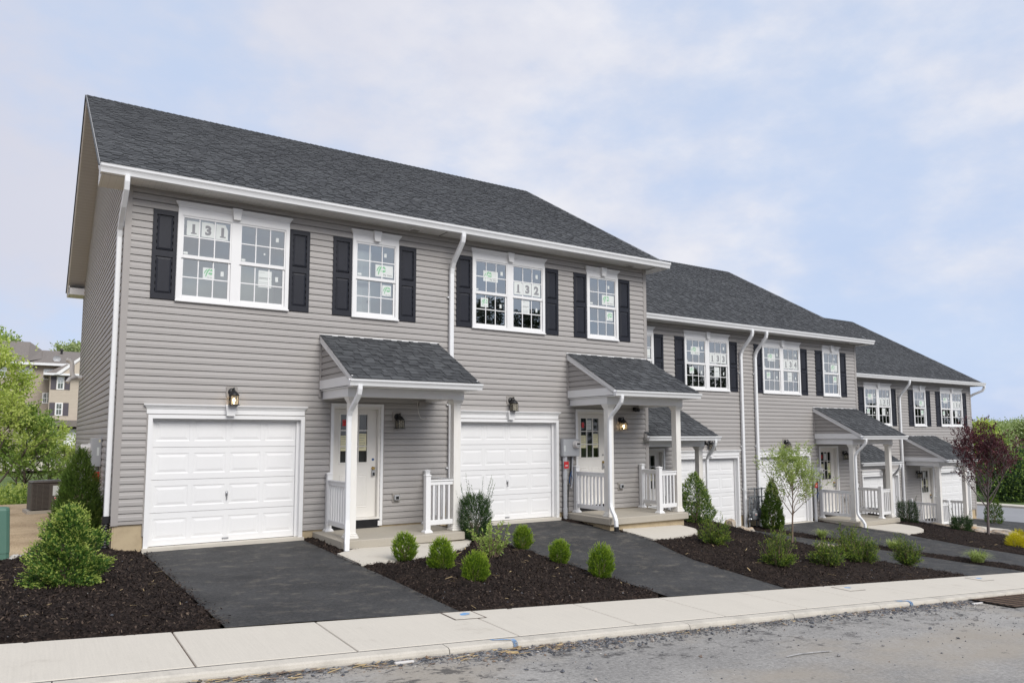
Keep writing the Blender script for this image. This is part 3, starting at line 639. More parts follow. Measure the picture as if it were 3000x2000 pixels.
    h = MB(); kx = l1-.07; ring = lambda r, q, z: [(kx+r*math.cos(t), q, z+r*math.sin(t)) for t in np.arange(14)*2*math.pi/14]
    h.loft([ring(.032, y-.001, 1.245), ring(.030, y-.01, 1.245), ring(.013, y-.012, 1.245), ring(.013, y-.035, 1.245), ring(.028, y-.045, 1.245), ring(.028, y-.062, 1.245), ring(.012, y-.07, 1.245)], M['brass'], True, True)
    h.build('door_knob', do)
    k = MB(); k.box(kx-.032, kx+.032, y-.055, y-.015, 1.09, 1.20, M['greybox'], .006); k.box(kx-.022, kx+.022, y-.058, y-.055, 1.10, 1.16, M['black'])
    k.tube([(kx-.022, y-.035, 1.20), (kx-.022, y-.035, 1.245), (kx-.012, y-.035, 1.262), (kx+.012, y-.035, 1.262), (kx+.022, y-.035, 1.245), (kx+.022, y-.035, 1.20)], .005, M['black'], 6); k.build('lock_box', do)
    k = MB(); k.loft([ring(.027, y-.001, 1.42), ring(.024, y-.006, 1.42), ring(.020, y-.006, 1.42), ring(.019, y-.002, 1.42)], M['bluecable' if variant == 0 else 'steel'], True, True); k.build('deadbolt', do)
def shingles(mb, x0f, x1f, smax, P, seed, exposure=.143, thick=.007):
    """P(x, s, h): point on the slope, s up from the eave, h above the deck; x0f/x1f(s) give the side edges."""
    r = np.random.default_rng(seed); m = M['shingle']; s = 0.0
    while s < smax-1e-6:
        e = min(s+exposure, smax); a0, b0, a1, b1 = x0f(s), x1f(s), x0f(e), x1f(e); H = .012
        mb.poly([P(a0, s, H), P(b0, s, H), P(b1, e, H-.008), P(a1, e, H-.008)], m)
        mb.poly([P(a0, s, .002), P(b0, s, .002), P(b0, s, H), P(a0, s, H)], m)
        x = a0+r.uniform(-.1, .15)
        while x < b0-.03:
            w = r.uniform(.09, .30); xa, xb = max(x, a0+.003), min(x+w, b0-.003)
            if xb-xa > .03:
                h = H+.011
                k = 0
                xa1, xb1 = xa+k, xb-k
                mb.faces([P(xa, s-.003, h), P(xb, s-.003, h), P(xb1, e, h-.009), P(xa1, e, h-.009), P(xa, s-.003, .004), P(xb, s-.003, .004), P(xb1, e, 0), P(xa1, e, 0)], [(0, 1, 2, 3), (4, 5, 1, 0), (5, 6, 2, 1), (7, 4, 0, 3)], m)
            x += w+r.uniform(.06, .26)
        s = e
def gutter_mb(mb, x0, x1, yb, zt, h=.135, d=.125):
    w = M['gutter']
    pr = [(yb, zt), (yb, zt-h), (yb-d*.62, zt-h), (yb-d*.70, zt-h*.72), (yb-d*.80, zt-h*.52), (yb-d*.98, zt-h*.30), (yb-d, zt-.012), (yb-d-.006, zt), (yb-d+.012, zt), (yb-d+.012, zt-.02), (yb-.012, zt-.02), (yb-.012, zt)]
    mb.prism_x(pr, x0, x1, w)
def porch(root, kind, mirror, seed, zs=.067, lamp_lit=False):
    p0, p1, pr = 3.468, 6.0675, 3.882; gy, gz = -1.904, 2.8955; w = M['white']
    yb = gy+.118; ez = gz+.012; sl = (pr-ez)/(-(yb-.02)); ye = yb-.03; ln = math.hypot(ye, pr-ez); cs, sn = -ye/ln, (pr-ez)/ln
    def P(x, s, h): return (x, ye+s*cs-h*sn, ez+s*sn+h*cs)
    r = MB(); shingles(r, lambda s: p0-.012, lambda s: p1+.012, ln-.02, P, seed); r.poly([P(p0, 0, .002), P(p1, 0, .002), P(p1, ln, .002), P(p0, ln, .002)], M['shingle'])
    fl = MB(); fl.box(p0-.01, p1+.01, -.03, -.018, pr-.025, pr+.012, w)
    gables = []
    for x0, x1 in ((p0, p0+.028), (p1-.028, p1)):   # rake boards, gable siding, upper side fascia
        t = MB(); lf = x0 == p0
        t.loft([[(x, *P(0, 0.02, -.005)[1:]), (x, *P(0, ln-.03, -.005)[1:]), (x, -.02, P(0, ln-.03, -.16)[2]), (x, ye+.01, 2.79), (x, ye+.03, gz-.11)] for x in (x0, x1)], w)
        pl = (lambda u, o, z: (p0+.050-o, u, z)) if lf else (lambda u, o, z: (p1-.050+o, u, z))
        siding(t, 2.97, pr-.06, lambda z: max(ye+.05, -((pr-.05-z)/sl)), lambda z: -.02, pl)
        ox = .006 if lf else -.006
        t.box(x0+ox, x1+ox, ye+.07, -.018, 2.80, 2.968, w)
        if lf: t.box(x0+.002, x1+.010, -.045, -.0175, 2.64, pr-.05, M['sidetrim'])
        gables.append(t)
    b = MB()                                           # beams carried by the posts + porch ceiling
    bx0, bx1, bz0, bz1 = 3.545, 5.945, 2.61, 2.768
    b.box(bx0, bx1, -1.40, -1.22, bz0, bz1, w); b.box(bx0, bx0+.16, -1.219, -.02, bz0+.001, bz1, w); b.box(bx1-.16, bx1, -1.219, -.02, bz0+.001, bz1, w)
    b.box(p0+.03, p1-.03, yb, -.02, bz1+.002, bz1+.022, w)
    b.box(p0+.02, p1-.02, yb, yb+.022, bz1+.024, gz-.01, w)
    b.box(5.62, 5.785, -.06, -.0175, 2.52, bz0-.002, M['sidetrim'])
    g = MB(); gutter_mb(g, 3.405, 6.09, yb, gz, .118, .118)
    posts = []
    for cx in (3.673, 5.813):
        q = MB(); c = M['cream']; cy = -1.295; h = .076
        q.box(cx-h, cx+h, cy-h, cy+h, zs+.10, bz0-.10, c)
        for e, z0, z1 in ((.118, 0, .045), (.106, .045, .075), (.092, .075, .10)): q.box(cx-e, cx+e, cy-e, cy+e, zs+z0, zs+z1, c, .008)
        q.loft([[(cx-e, cy-e, z), (cx+e, cy-e, z), (cx+e, cy+e, z), (cx-e, cy+e, z)] for e, z in ((h+.001, bz0-.10), (.088, bz0-.098), (.088, bz0-.075), (.095, bz0-.07), (.112, bz0-.03), (.116, bz0-.025), (.116, bz0-.002))], c)
        posts.append(q)
    s = MB(); s.bevbox(3.416, 5.88, -1.585, .02, zs-.15, zs, M['slab'], .012)
    s.box(3.50, 5.80, -1.50, .02, zs-.34, zs-.151, M['foundation'])
    rails = []
    def newel(q, x, y, top):
        n = .050; q.box(x-n, x+n, y-n, y+n, zs, top-.03, w); q.loft([[(x-e, y-e, z), (x+e, y-e, z), (x+e, y+e, z), (x-e, y+e, z)] for e, z in ((.060, top-.035), (.060, top-.018), (.052, top-.012), (.012, top+.004))], w)
        q.loft([[(x-e, y-e, z), (x+e, y-e, z), (x+e, y+e, z), (x-e, y+e, z)] for e, z in ((.083, zs), (.083, zs+.018), (.060, zs+.05))], w)
    def rail(q, a, b, n):
        (xa, ya), (xb, yb_) = a, b; zt, zb = 1.055, .20
        def bar(z0, z1, hw):
            if abs(xb-xa) > abs(yb_-ya): q.box(xa, xb, ya-hw, ya+hw, z0, z1, w, .006)
            else: q.box(xa-hw, xa+hw, ya, yb_, z0, z1, w, .006)
        bar(zt-.028, zt, .042); bar(zt-.10, zt-.0285, .024); bar(zb, zb+.095, .024)
        for i in range(n):
            f = (i+.75)/(n+.5); x, y = xa+(xb-xa)*f, ya+(yb_-ya)*f; q.box(x-.018, x+.018, y-.018, y+.018, zb+.0955, zt-.1005, w)
    qa = MB(); newel(qa, 3.69, -.085, 1.19); rail(qa, (3.69, -.136), (3.69, -1.22), 8); rails.append(qa)
    qb = MB(); newel(qb, 5.80, -.085, 1.19); rail(qb, (5.80, -.136), (5.80, -1.22), 8); rails.append(qb)
    qc = MB(); newel(qc, 5.19, -1.33, 1.17); rail(qc, (5.241, -1.33), (5.735, -1.33), 4); rails.append(qc)
    ds = MB(); X = 3.565; gw = M['gutter']     # downspout of the porch gutter
    pth = [(X+.03, -1.845, 2.79), (X+.03, -1.845, 2.72), (X+.028, -1.82, 2.64), (X+.01, -1.70, 2.50), (X-.01, -1.55, 2.36), (X-.02, -1.49, 2.26), (X-.02, -1.475, 2.15), (X-.02, -1.475, .42), (X-.024, -1.49, .34), (X-.05, -1.57, .24), (X-.10, -1.70, .15), (X-.135, -1.785, .05), (X-.14, -1.80, -.07)]
    ds.rtube(pth, .042, .033, gw)
    for z in (.75, 1.75): ds.box(X-.02, X+.045, -1.47, -1.43, z, z+.025, gw)
    ds.rtube([(X-.1405, -1.802, -.071), (X-.143, -1.808, -.17)], .047, .038, M['rubber'])
    res = {}
    for nm, mb in (('porch_roof', r), ('porch_flashing', fl), ('porch_beam', b), ('porch_gutter', g), ('porch_slab', s), ('porch_downspout', ds)):
        if kind == 'nodown' and nm == 'porch_downspout': continue
        if mirror: mb.mirror(W)
        res[nm] = mb.build(nm, root)
    for q in gables:
        if mirror: q.mirror(W)
        q.build('porch_gable', root)
    for q in posts:
        if mirror: q.mirror(W)
        q.build('porch_post', root)
    for q in rails:
        if mirror: q.mirror(W)
        q.build('porch_railing', root)
    return res
def _merge(a, b):
    k = len(a.v); mats = list(a.mats)
    mp = []
    for mt in b.mats:
        if mt not in mats: mats.append(mt)
        mp.append(mats.index(mt))
    return a.v+b.v, a.f+[tuple(k+i for i in f) for f in b.f], a.m+[mp[i] for i in b.m], a.sm+b.sm, mats
def townhouse(num, ox, oy, oz, mirror, left_end, right_end, label, style, lights, xl=0.0, xr=W, downspout=None):
    R = empty('townhouse', (ox, oy, oz)); tag(R, label, 'townhouse', 'row of grey townhouses')
    fx = (lambda a, b: (W-b, W-a)) if mirror else (lambda a, b: (a, b))
    mx = (lambda x: W-x) if mirror else (lambda x: x)
    # openings
    gh = fx(.494, 3.181); dh = fx(3.78, 4.77)
    # --- walls
    wl = MB(); zt = 6.262
    holes = [(gh[0], gh[1], -1, 2.26), (dh[0], dh[1], -1, 2.50)]
    A, B = fx(.8245, 2.8157); C_, D_ = fx(4.106, 5.120)
    for a, b in ((A, B), (C_, D_)): holes.append((a+.03, b-.03, 4.32, 5.90))
    zlow = .446; porch_x = fx(3.2, W)
    # siding runs lower behind the porch than beside the garage
    gx = fx(0, 3.2)
    siding(wl, zlow, zt, lambda z: max(xl, gx[0] if z < .45 else xl), lambda z: xr, lambda u, o, z: (u, -o, z), holes)
    lo = MB(); siding(lo, .10, zlow, lambda z: max(xl, porch_x[0]), lambda z: min(xr, porch_x[1]), lambda u, o, z: (u, -o, z), [(dh[0], dh[1], -1, 2.5), (gh[0], gh[1], -1, 2.26)])
    wl.v, wl.f, wl.m, wl.sm, wl.mats = _merge(wl, lo)
    for hx in gh: wl.box(hx-.03 if hx == gh[0] else hx, hx if hx == gh[0] else hx+.03, -.021, -.001, zlow-.03, 2.30, M['sidetrim']) if False else None
    # J-channels round the door casing and garage
    for a, b, t in ((*fx(3.726, 4.829), 2.538),):
        wl.box(a-.022, a, -.024, 0, .12, t+.022, M['sidetrim']); wl.box(b, b+.022, -.024, 0, .12, t+.022, M['sidetrim']); wl.box(a, b, -.024, 0, t, t+.022, M['sidetrim'])
    a, b = fx(.474, 3.201); wl.box(a-.022, a, -.024, 0, .2, 2.285, M['sidetrim']); wl.box(b, b+.022, -.024, 0, .2, 2.285, M['sidetrim'])
    a, b = fx(0, .452); a = max(a, xl); wl.box(a, b, -.026, .004, zlow-.035, zlow+.012, M['sidetrim'])
    # inner sheathing keeps daylight out of the shell
    wall = wl.build('wall', R)
    f = MB(); a, b = fx(.0, .452); f.box(max(a, xl)+.03, b+.02, .012, .25, -.9, zlow-.036, M['foundation']); a, b = fx(3.2, W); f.box(a, min(b, xr)-.03, .012, .25, -.9, .10, M['foundation'])
    a, b = fx(.452, 3.22); f.box(a, b, -.10, .35, -.30, -.006, M['concrete'])
    f.build('foundation', R)
    def side(X, sgn, nm):
        s = MB(); pl = (lambda u, o, z: (X-o, u, z)) if sgn < 0 else (lambda u, o, z: (X+o, u, z))
        top = lambda z: (z-EZ+.12)/SL+EY
        siding(s, zlow, RZ-.2, lambda z: max(.0, top(z)), lambda z: min(DEPTH, 2*RY-top(z)), pl)
        s.box(X+(.002 if sgn < 0 else -.20), X+(.20 if sgn < 0 else -.002), .02, DEPTH-.02, -2.5, zlow-.02, M['foundation'])
        return s.build(nm, R)
    ct = MB()
    if left_end:
        side(0, -1, 'side_wall'); ct.box(-.024, .082, -.024, -.0, .40, 6.262, M['sidetrim']); ct.box(-.024, 0, .0, .085, .40, 6.262, M['sidetrim']); rt_ = MB(); rt_.box(-.024, 0, DEPTH-.085, DEPTH+.02, .40, 6.262, M['sidetrim']); rt_.build('corner_trim', R)
    if right_end:
        side(xr, 1, 'side_wall'); ct.box(xr-.082, xr+.024, -.024, 0, .10, 6.262, M['sidetrim']); ct.box(xr, xr+.024, 0, .085, .10, 6.262, M['sidetrim'])
    if ct.v: ct.build('corner_trim', R)
    bw = MB(); bw.box(xl, xr, DEPTH-.1, DEPTH, -2.0, 6.26, M['siding']); bw.build('rear_wall', R)
    # --- roof
    ra = -.457 if left_end else (0 if xl <= 0 else xl); rb = xr+.391 if right_end else xr
    ln = math.hypot(RY-EY, RZ-EZ); cs, sn = (RY-EY)/ln, (RZ-EZ)/ln
    P = lambda x, s, h: (x, EY+s*cs-h*sn, EZ+s*sn+h*cs)
    Pb = lambda x, s, h: (x, 2*RY-EY-s*cs+h*sn, EZ+s*sn+h*cs)
    r = MB(); shingles(r, lambda s: ra, lambda s: rb, ln, P, 100+int(num))
    m = M['shingle']
    r.poly([P(ra, 0, .002), P(rb, 0, .002), P(rb, ln, .002), P(ra, ln, .002)], m)
    k = 0; s_ = 0
    while s_ < ln: # plain courses on the rear slope
        e = min(s_+.3, ln); r.poly([Pb(rb, s_, .014), Pb(ra, s_, .014), Pb(ra, e, .006), Pb(rb, e, .006)], m); r.poly([Pb(ra, s_, 0), Pb(ra, s_, .014), Pb(rb, s_, .014), Pb(rb, s_, 0)], m); s_ = e
    # ridge caps
    x = ra; i = 0
    while x < rb-.02:
        e = min(x+.15, rb); h0, h1 = .030, .020; q = .13
        r.poly([P(x, ln-q, h0), P(e, ln-q, h1), (e, RY, RZ+h1/cs), (x, RY, RZ+h0/cs)], m); r.poly([(x, RY, RZ+h0/cs), (e, RY, RZ+h1/cs), Pb(e, ln-q, h1), Pb(x, ln-q, h0)], m)
        r.poly([P(x, ln-q, 0), P(x, ln-q, h0), (x, RY, RZ+h0/cs), Pb(x, ln-q, h0), Pb(x, ln-q, 0)], m); r.poly([P(x, ln-q, .01), P(e, ln-q, .01), P(e, ln-q, h1), P(x, ln-q, h0)], m); x = e
    r.build('roof', R)
    so = MB(); S_ = M['soffit']
    so.box(ra+.02, rb-.02, EY+.005, -.003, 6.262, 6.274, S_); so.build('soffit', R); so = MB(); so.box(ra+.02, rb-.02, DEPTH+.003, 2*RY-EY-.005, 6.262, 6.274, S_)
    so.build('soffit', R)
    fa = MB(); w = M['white']
    fa.box(ra, rb, EY-.022, EY, 6.245, EZ-.004, w); fa.box(ra, rb, 2*RY-EY, 2*RY-EY+.022, 6.245, EZ-.004, w)
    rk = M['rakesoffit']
    for on, xo, xw, sg in ((left_end, ra, 0, 1), (right_end, rb, xr, -1)):
        if not on: continue
        for PP in (P, Pb):
            # rake fascia, drip edge and sloping soffit
            t = .022*sg
            fa.loft([[(X, *PP(0, 0.0, -.002)[1:]), (X, *PP(0, ln, -.002)[1:]), (X, PP(0, ln, -.002)[1], PP(0, ln, -.17)[2]), (X, *PP(0, 0.0, -.15)[1:])] for X in (xo, xo+t)], w)
            fa.loft([[(X, *PP(0, 0, .016)[1:]), (X, *PP(0, ln, .016)[1:]), (X, *PP(0, ln, -.03)[1:]), (X, *PP(0, 0, -.03)[1:])] for X in (xo-.006*sg, xo-.0008*sg)], w)
            fa.loft([[(X, *PP(0, 0, .020)[1:]), (X, *PP(0, ln, .020)[1:]), (X, *PP(0, ln, -.004)[1:]), (X, *PP(0, 0, -.004)[1:])] for X in (xo-.035*sg, xo-.0065*sg)], M['shingle'])
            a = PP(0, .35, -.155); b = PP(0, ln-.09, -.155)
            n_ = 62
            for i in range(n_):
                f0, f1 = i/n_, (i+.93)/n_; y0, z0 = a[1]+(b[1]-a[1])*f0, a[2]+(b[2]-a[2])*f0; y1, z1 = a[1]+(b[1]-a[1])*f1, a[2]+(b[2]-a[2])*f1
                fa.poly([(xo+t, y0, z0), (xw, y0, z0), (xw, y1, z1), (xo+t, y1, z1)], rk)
            fa.poly([(xo+t, a[1], a[2]+.012), (xw, a[1], a[2]+.012), (xw, b[1], b[2]+.012), (xo+t, b[1], b[2]+.012)], M['sidetrim'])
            # eave return box
            e0, e1 = (EY, -.0) if PP is P else (2*RY-EY, DEPTH+.0)
            yy = [e0, e1+(.30 if PP is P else -.30)]
            fa.loft([[(X, yy[0], 6.244), (X, yy[1], 6.244), (X, yy[1], 6.244+.02+.30*SL+.06), (X, yy[0], EZ-.06)] for X in (xo+t*1.02, xo+t*1.9)], w)
            fa.box(min(xo+t, xw), max(xo+t, xw), min(yy), max(yy), 6.236, 6.2435, S_)
            fa.loft([[(X, yy[1], 6.244), (X, yy[1]-.01 if PP is P else yy[1]+.01, 6.244), (X, yy[1]-.01 if PP is P else yy[1]+.01, 6.44), (X, yy[1], 6.44)] for X in (xo+t, xw)], w)
    fa.build('fascia', R)
    g = MB(); gutter_mb(g, ra+(.0 if left_end else 0), rb+.0, EY-.023, 6.387, .142, .125); g.build('gutter', R)
    # --- windows and shutters
    s = .408
    window(R, A, B, 5.927, 4.292, True, num, style); window(R, C_, D_, 5.927, 4.292, False, num, style)
    for a, b in ((A, B), (C_, D_)):
        for x0, x1 in ((a-s, a-.008), (b+.008, b+s)):
            if x0 > xl-.2: shutter(R, x0, x1, 4.305, 5.899)
    garage(R, mirror); e0, e1 = fx(3.726, 4.829); front_door(R, e0, e1, 2.538, 0 if num == '131' else 1)
    lantern(R, mx(1.84), 2.70, lights[0]); lantern(R, mx(5.13) if not mirror else mx(5.13), 2.29, lights[1])
    porch(R, 'x' if num != '136' else 'nodown', mirror, 500+int(num), .067 if num in ('131', '136') else .085)
    # weatherproof outlet by the door
    ob = MB(); x = mx(5.13); z = .64; ob.box(x-.085, x+.085, -.038, -.004, z-.10, z+.10, M['backplate'], .01); ob.build('outlet_block', R)
    oc = MB(); oc.bevbox(x-.055, x+.060, -.10, -.039, z-.055, z+.055, M['greybox'], .015); oc.box(x-.03, x+.035, -.104, -.1005, z-.03, z+.03, M['black']); oc.build('outlet_cover', R)
    sv = MB(); sv.box(5.30, 5.54, -.27, -.10, 6.238, 6.2605, M['white'], .006); sv.box(5.33, 5.51, -.25, -.12, 6.234, 6.2375, M['backplate']); 
    if mirror: sv.mirror(W)
    sv.build('soffit_vent', R)
    if downspout is not None: ds = MB(); main_downspout(ds, downspout); ds.build('downspout', R)
    return R
def main_downspout(m, x, ztop=6.26, zend=-.03):
    pth = [(x+.04, -.525, 6.25), (x+.04, -.525, 6.17), (x+.036, -.50, 6.07), (x+.015, -.33, 5.86), (x-.0, -.17, 5.68), (x-.0, -.10, 5.56), (x, -.075, 5.44), (x, -.075, .5), (x, -.075, zend)]
    m.rtube(pth, .050, .040, M['gutter'])
    for z in (1.2, 2.55, 4.9): m.box(x-.085, x-.048, -.06, -.016, z, z+.03, M['gutter'])
    m.rtube([(x, -.075, zend-.001), (x, -.075, zend-.25)], .056, .046, M['rubber'])

H = {}
UNITS = [
 ('131', 0, 0, 0, False, True, False, 'townhouse with 131 in its upper window, at the near left end of the row', 'grey', (True, False), 0, W, None),
 ('132', 6.096, 0, 0, False, False, True, 'townhouse with 132 in its upper window and a lit lantern by its front door', 'dark', (False, True), 0, W, .27),
 ('133', 12.048, 1.6535, -1.0097, True, False, False, 'stepped-back townhouse with 133 in its upper window, its porch tucked against the taller house', 'dark', (False, False), .15, W, W-.30),
 ('134', 18.207-.063, 1.6535, -1.0097, False, False, True, 'townhouse with 134 in its upper window, behind the young pale green tree', 'dark', (False, False), 0, W+.063, .40),
 ('135', 24.427, 3.4535, -1.998, True, False, False, 'mostly hidden townhouse with 135 in its upper window, seen through the porch of its neighbour', 'dark', (False, False), -.12, W, W-.22),
 ('136', 30.523, 3.4535, -1.998, True, False, True, 'farthest townhouse with 136 in its upper window, at the right end behind the plum tree', 'dark', (False, False), 0, W+.03, None),
]
for u in UNITS: H[u[0]] = townhouse(*u)
# 131: corner downspout on its side wall, loose white wire, electric service box, bent vent pipe
r = H['131']; m = MB()
m.rtube([(-.06, -.525, 6.25), (-.06, -.525, 6.15), (-.062, -.49, 6.03), (-.075, -.28, 5.80), (-.08, -.02, 5.60), (-.08, .10, 5.48), (-.08, .14, 5.35), (-.08, .14, .56)], .042, .050, M['gutter'])
for z in (1.35, 2.4, 3.4): m.box(-.06, -.02, .19, .215, z, z+.03, M['gutter'])
m.rtube([(-.08, .14, .559), (-.08, .14, .44)], .056, .062, M['rubber'])
for i in range(14): m.lathe((-.08, .14, .43-i*.045), [(.050, 0), (.062, .008), (.062, .026), (.050, .034), (.050, .0445)], M['rubber'], 14)
m.build('downspout', r)
m = MB(); m.tube([(5.58, -.05, 2.60), (5.585, -.06, 2.50), (5.60, -.07, 2.38), (5.64, -.075, 2.28), (5.70, -.07, 2.245), (5.77, -.06, 2.255)], .007, M['wirewhite'], 6); m.tube([(5.77, -.06, 2.255), (5.80, -.06, 2.275)], .003, M['brass'], 5); m.tube([(5.77, -.06, 2.255), (5.805, -.06, 2.245)], .003, M['wirewhite'], 5); m.build('loose_wire', r)
def service(root, x, z0, z1, flip=False):
    e = MB(); g = M['greybox']; e.box(x-.02-.22, x+.24, -.17, -.018, z0, z1, g, .01); e.box(x-.225, x-.19, -.1715, -.1708, z0+.12, z0+.26, M['paper'])
    o = e.build('electric_meter_box', root)
    q = MB(); c = (x+.11, z1-.13); ring = lambda rr, y: [(c[0]+rr*math.cos(t), y, c[1]+rr*math.sin(t)) for t in np.arange(20)*2*math.pi/20]
    q.loft([ring(.095, -.17), ring(.095, -.20), ring(.082, -.202), ring(.080, -.265), ring(.070, -.285)], M['vent'], True, False); q.box(c[0]-.045, c[0]+.045, -.288, -.2855, c[1]-.005, c[1]+.035, M['black']); q.box(c[0]-.05, c[0]+.05, -.2865, -.2852, c[1]-.05, c[1]-.02, M['greybox']); q.build('meter_dial', o)
    p = MB(); p.tube([(x-.15, -.09, z0), (x-.15, -.09, -.25)], .048, M['pvc'], 14)
    for z in (z0-.10, z0-.44, .12): p.lathe((x-.15, -.09, z), [(.056, -.09), (.056, .09)], M['pvc'], 14)
    p.build('conduit_pipe', o)
    s = MB(); s.box(x-.215, x-.085, -.155, -.14, z0-.28, z0-.12, M['red']); s.box(x-.19, x-.11, -.1565, -.1555, z0-.225, z0-.205, M['paper']); s.build('red_tag', o)
    k = MB(); k.tube([(x+.06, -.06, z0), (x+.05, -.06, z0-.25), (x-.01, -.06, z0-.6), (x-.04, -.06, z0-1.0), (x-.05, -.06, z0-1.45)], .012, M['cable'], 6)
    k.tube([(x+.10, -.06, z0), (x+.09, -.06, z0-.3), (x+.08, -.07, z0-.55), (x+.06, -.07, z0-.72), (x+.03, -.06, z0-.75)], .02, M['pvc'], 8)
    k.tube([(x+.06, -.075, z0-.35), (x+.0, -.08, z0-.5), (x-.01, -.08, z0-.62), (x+.06, -.08, z0-.68), (x+.09, -.08, z0-.55), (x+.05, -.08, z0-.45)], .010, M['bluecable'], 6); k.build('cable', o)
    return o
service(H['132'], 3.49, 1.41, 1.82); service(H['134'], 3.40+.06, 1.41, 1.82)
# side-wall service of 131 (faces -x)
e = MB(); e.box(-.20, -.02, 2.55, 3.05, 1.30, 1.86, M['greybox'], .01); e.box(-.10, -.06, 2.5485, 2.5495, 1.52, 1.68, M['paper']); e.box(-.075, -.045, 2.5485, 2.5495, 1.78, 1.83, M['yellowpaper'])
o = e.build('electric_meter_box', r)
q = MB(); c = (2.80, 1.66); ring = lambda rr, x: [(x, c[0]+rr*math.cos(t), c[1]+rr*math.sin(t)) for t in np.arange(20)*2*math.pi/20]
q.loft([ring(.10, -.201), ring(.10, -.24), ring(.085, -.242), ring(.083, -.36), ring(.07, -.375)], M['vent'], True); q.build('meter_dial', o)
p = MB(); p.tube([(-.09, 2.70, 1.30), (-.09, 2.70, -.2)], .048, M['pvc'], 14); p.lathe((-.09, 2.70, 1.2), [(.056, -.08), (.056, .08)], M['pvc'], 14); p.build('conduit_pipe', o)
p = MB(); p.box(-.15, -.03, 2.644, 2.651, .98, 1.20, M['red']); p.build('red_tag', o)
p = MB(); p.tube([(-.05, 2.5, 1.0), (-.20, 2.45, .98), (-.26, 2.5, .93), (-.2, 2.55, .80), (-.1, 2.6, .72)], .014, M['cable'], 6); p.build('cable', o)
v = MB(); Y, Z = 10.64, 3.59
v.tube([(.0, Y, Z), (-.16, Y, Z), (-.22, Y, Z+.02), (-.27, Y, Z+.09), (-.285, Y, Z+.2), (-.285, Y, Z+.34), (-.30, Y, Z+.44), (-.36, Y, Z+.50), (-.44, Y, Z+.51)], .062, M['vent'], 14)
v.tube([(-.16, Y-.0, Z-.0), (-.24, Y-.25, Z-.02), (-.34, Y-.35, Z-.06), (-.40, Y-.40, Z-.17)], .055, M['vent'], 14)
for x in (-.05,): v.tube([(x-.03, Y, Z), (x+.02, Y, Z)], .078, M['vent'], 14)
v.build('vent_pipe', r)
# 132: floodlight under the porch beam; 136: rear gutter elbow at the right corner
m = MB(); x, z = 5.64, 2.56; m.box(x-.05, x+.05, -.06, -.018, z-.03, z+.06, M['black']); m.tube([(x-.03, -.06, z), (x-.035, -.12, z-.02)], .04, M['black'], 10); m.tube([(x+.06, -.06, z), (x+.075, -.12, z-.02)], .04, M['black'], 10); m.build('floodlight', H['132'])
m = MB(); xx = W+.03; m.rtube([(xx+.30, -.525, 6.25), (xx+.30, -.52, 6.15), (xx+.27, -.45, 6.02), (xx+.15, -.1, 5.86), (xx+.075, .1, 5.72), (xx+.07, .14, 5.55), (xx+.07, .14, -.1)], .042, .050, M['gutter']); m.build('downspout', H['136'])
# 133: floodlight on the outer side of its porch beam
m = MB(); x = W-3.50; m.box(x, x+.03, -1.40, -1.28, 2.66, 2.76, M['black']); m.tube([(x+.02, -1.36, 2.70), (x+.10, -1.42, 2.66)], .04, M['black'], 10); m.tube([(x+.02, -1.28, 2.70), (x+.12, -1.25, 2.66)], .04, M['black'], 10); m.build('floodlight', H['133'])
# ------------------------------------------------------------------ ground
def ss(a, b, x):
    t = np.clip((np.asarray(x, float)-a)/(b-a), 0, 1); return t*t*(3-2*t)
def Sx(x): return .03-.068*np.clip(x, -30, 42)
def Fx(x): return -.06-.95*ss(13.3, 14.9, x)-.98*ss(25.6, 27.1, x)
def FY(x): return 1.67*ss(12, 12.4, x)+1.8*ss(24.2, 24.6, x)
def G(x, y):
    x = np.asarray(x, float); y = np.asarray(y, float)
    t = np.clip((y+6.25)/(6.25+FY(x)), 0, 1); return Sx(x)*(1-t)+Fx(x)*t
def GG(x, y):   # the whole land
    x = np.asarray(x, float); y = np.asarray(y, float)
    g = G(x, y)
    road = Sx(x)-.14
    g = np.where(y < -6.25, Sx(x)*(1-ss(-7.2, -7.7, y)*0)-.06, g)
    g = np.where(y < -7.3, road-.05, g)
    back = -.25-1.9*ss(14, 19, y)+1.7*ss(30, 48, y)+1.0*ss(50, 62, y)
    g = np.where(y > 12.5, np.where(x < 12, back, g*(1-ss(13, 25, y))+(-2.6)*ss(13, 25, y)*ss(10, 30, x)+back*ss(13, 25, y)*(1-ss(10, 30, x))), g)
    far = -2.62-.10*ss(38, 60, x)
    w = ss(36.8, 38.5, x); g = g*(1-w)+np.minimum(far, np.where(y < -7.3, far-.35, far))*w
    return g
xs = np.unique(np.concatenate([np.array([-600, -350, -200, -120, -80, -50, -35]), np.arange(-25, 44, .5), np.array([46, 50, 55, 62, 70, 80, 100, 140, 200, 300, 450, 700])]))
ys = np.unique(np.concatenate([np.array([-500, -300, -180, -110, -70, -50, -40, -30, -24]), np.arange(-20, 26, .5), np.arange(26, 70, 2), np.array([75, 85, 100, 140, 200, 300, 500, 800])]))
X, Y = np.meshgrid(xs, ys); Z = GG(X, Y)-.05
def grid(name, X, Y, Z, mat, smooth=True):
    r, c = X.shape; V = np.stack([X.ravel(), Y.ravel(), Z.ravel()], 1)
    i = np.arange((r-1)*c).reshape(r-1, c)[:, :-1].ravel(); F = np.stack([i, i+1, i+c+1, i+c], 1)
    return bulk(name, V, F, [M[mat] if isinstance(mat, str) else mat], smooth=smooth)
tag(grid('ground', X, Y, Z, 'ground'), kind='structure')
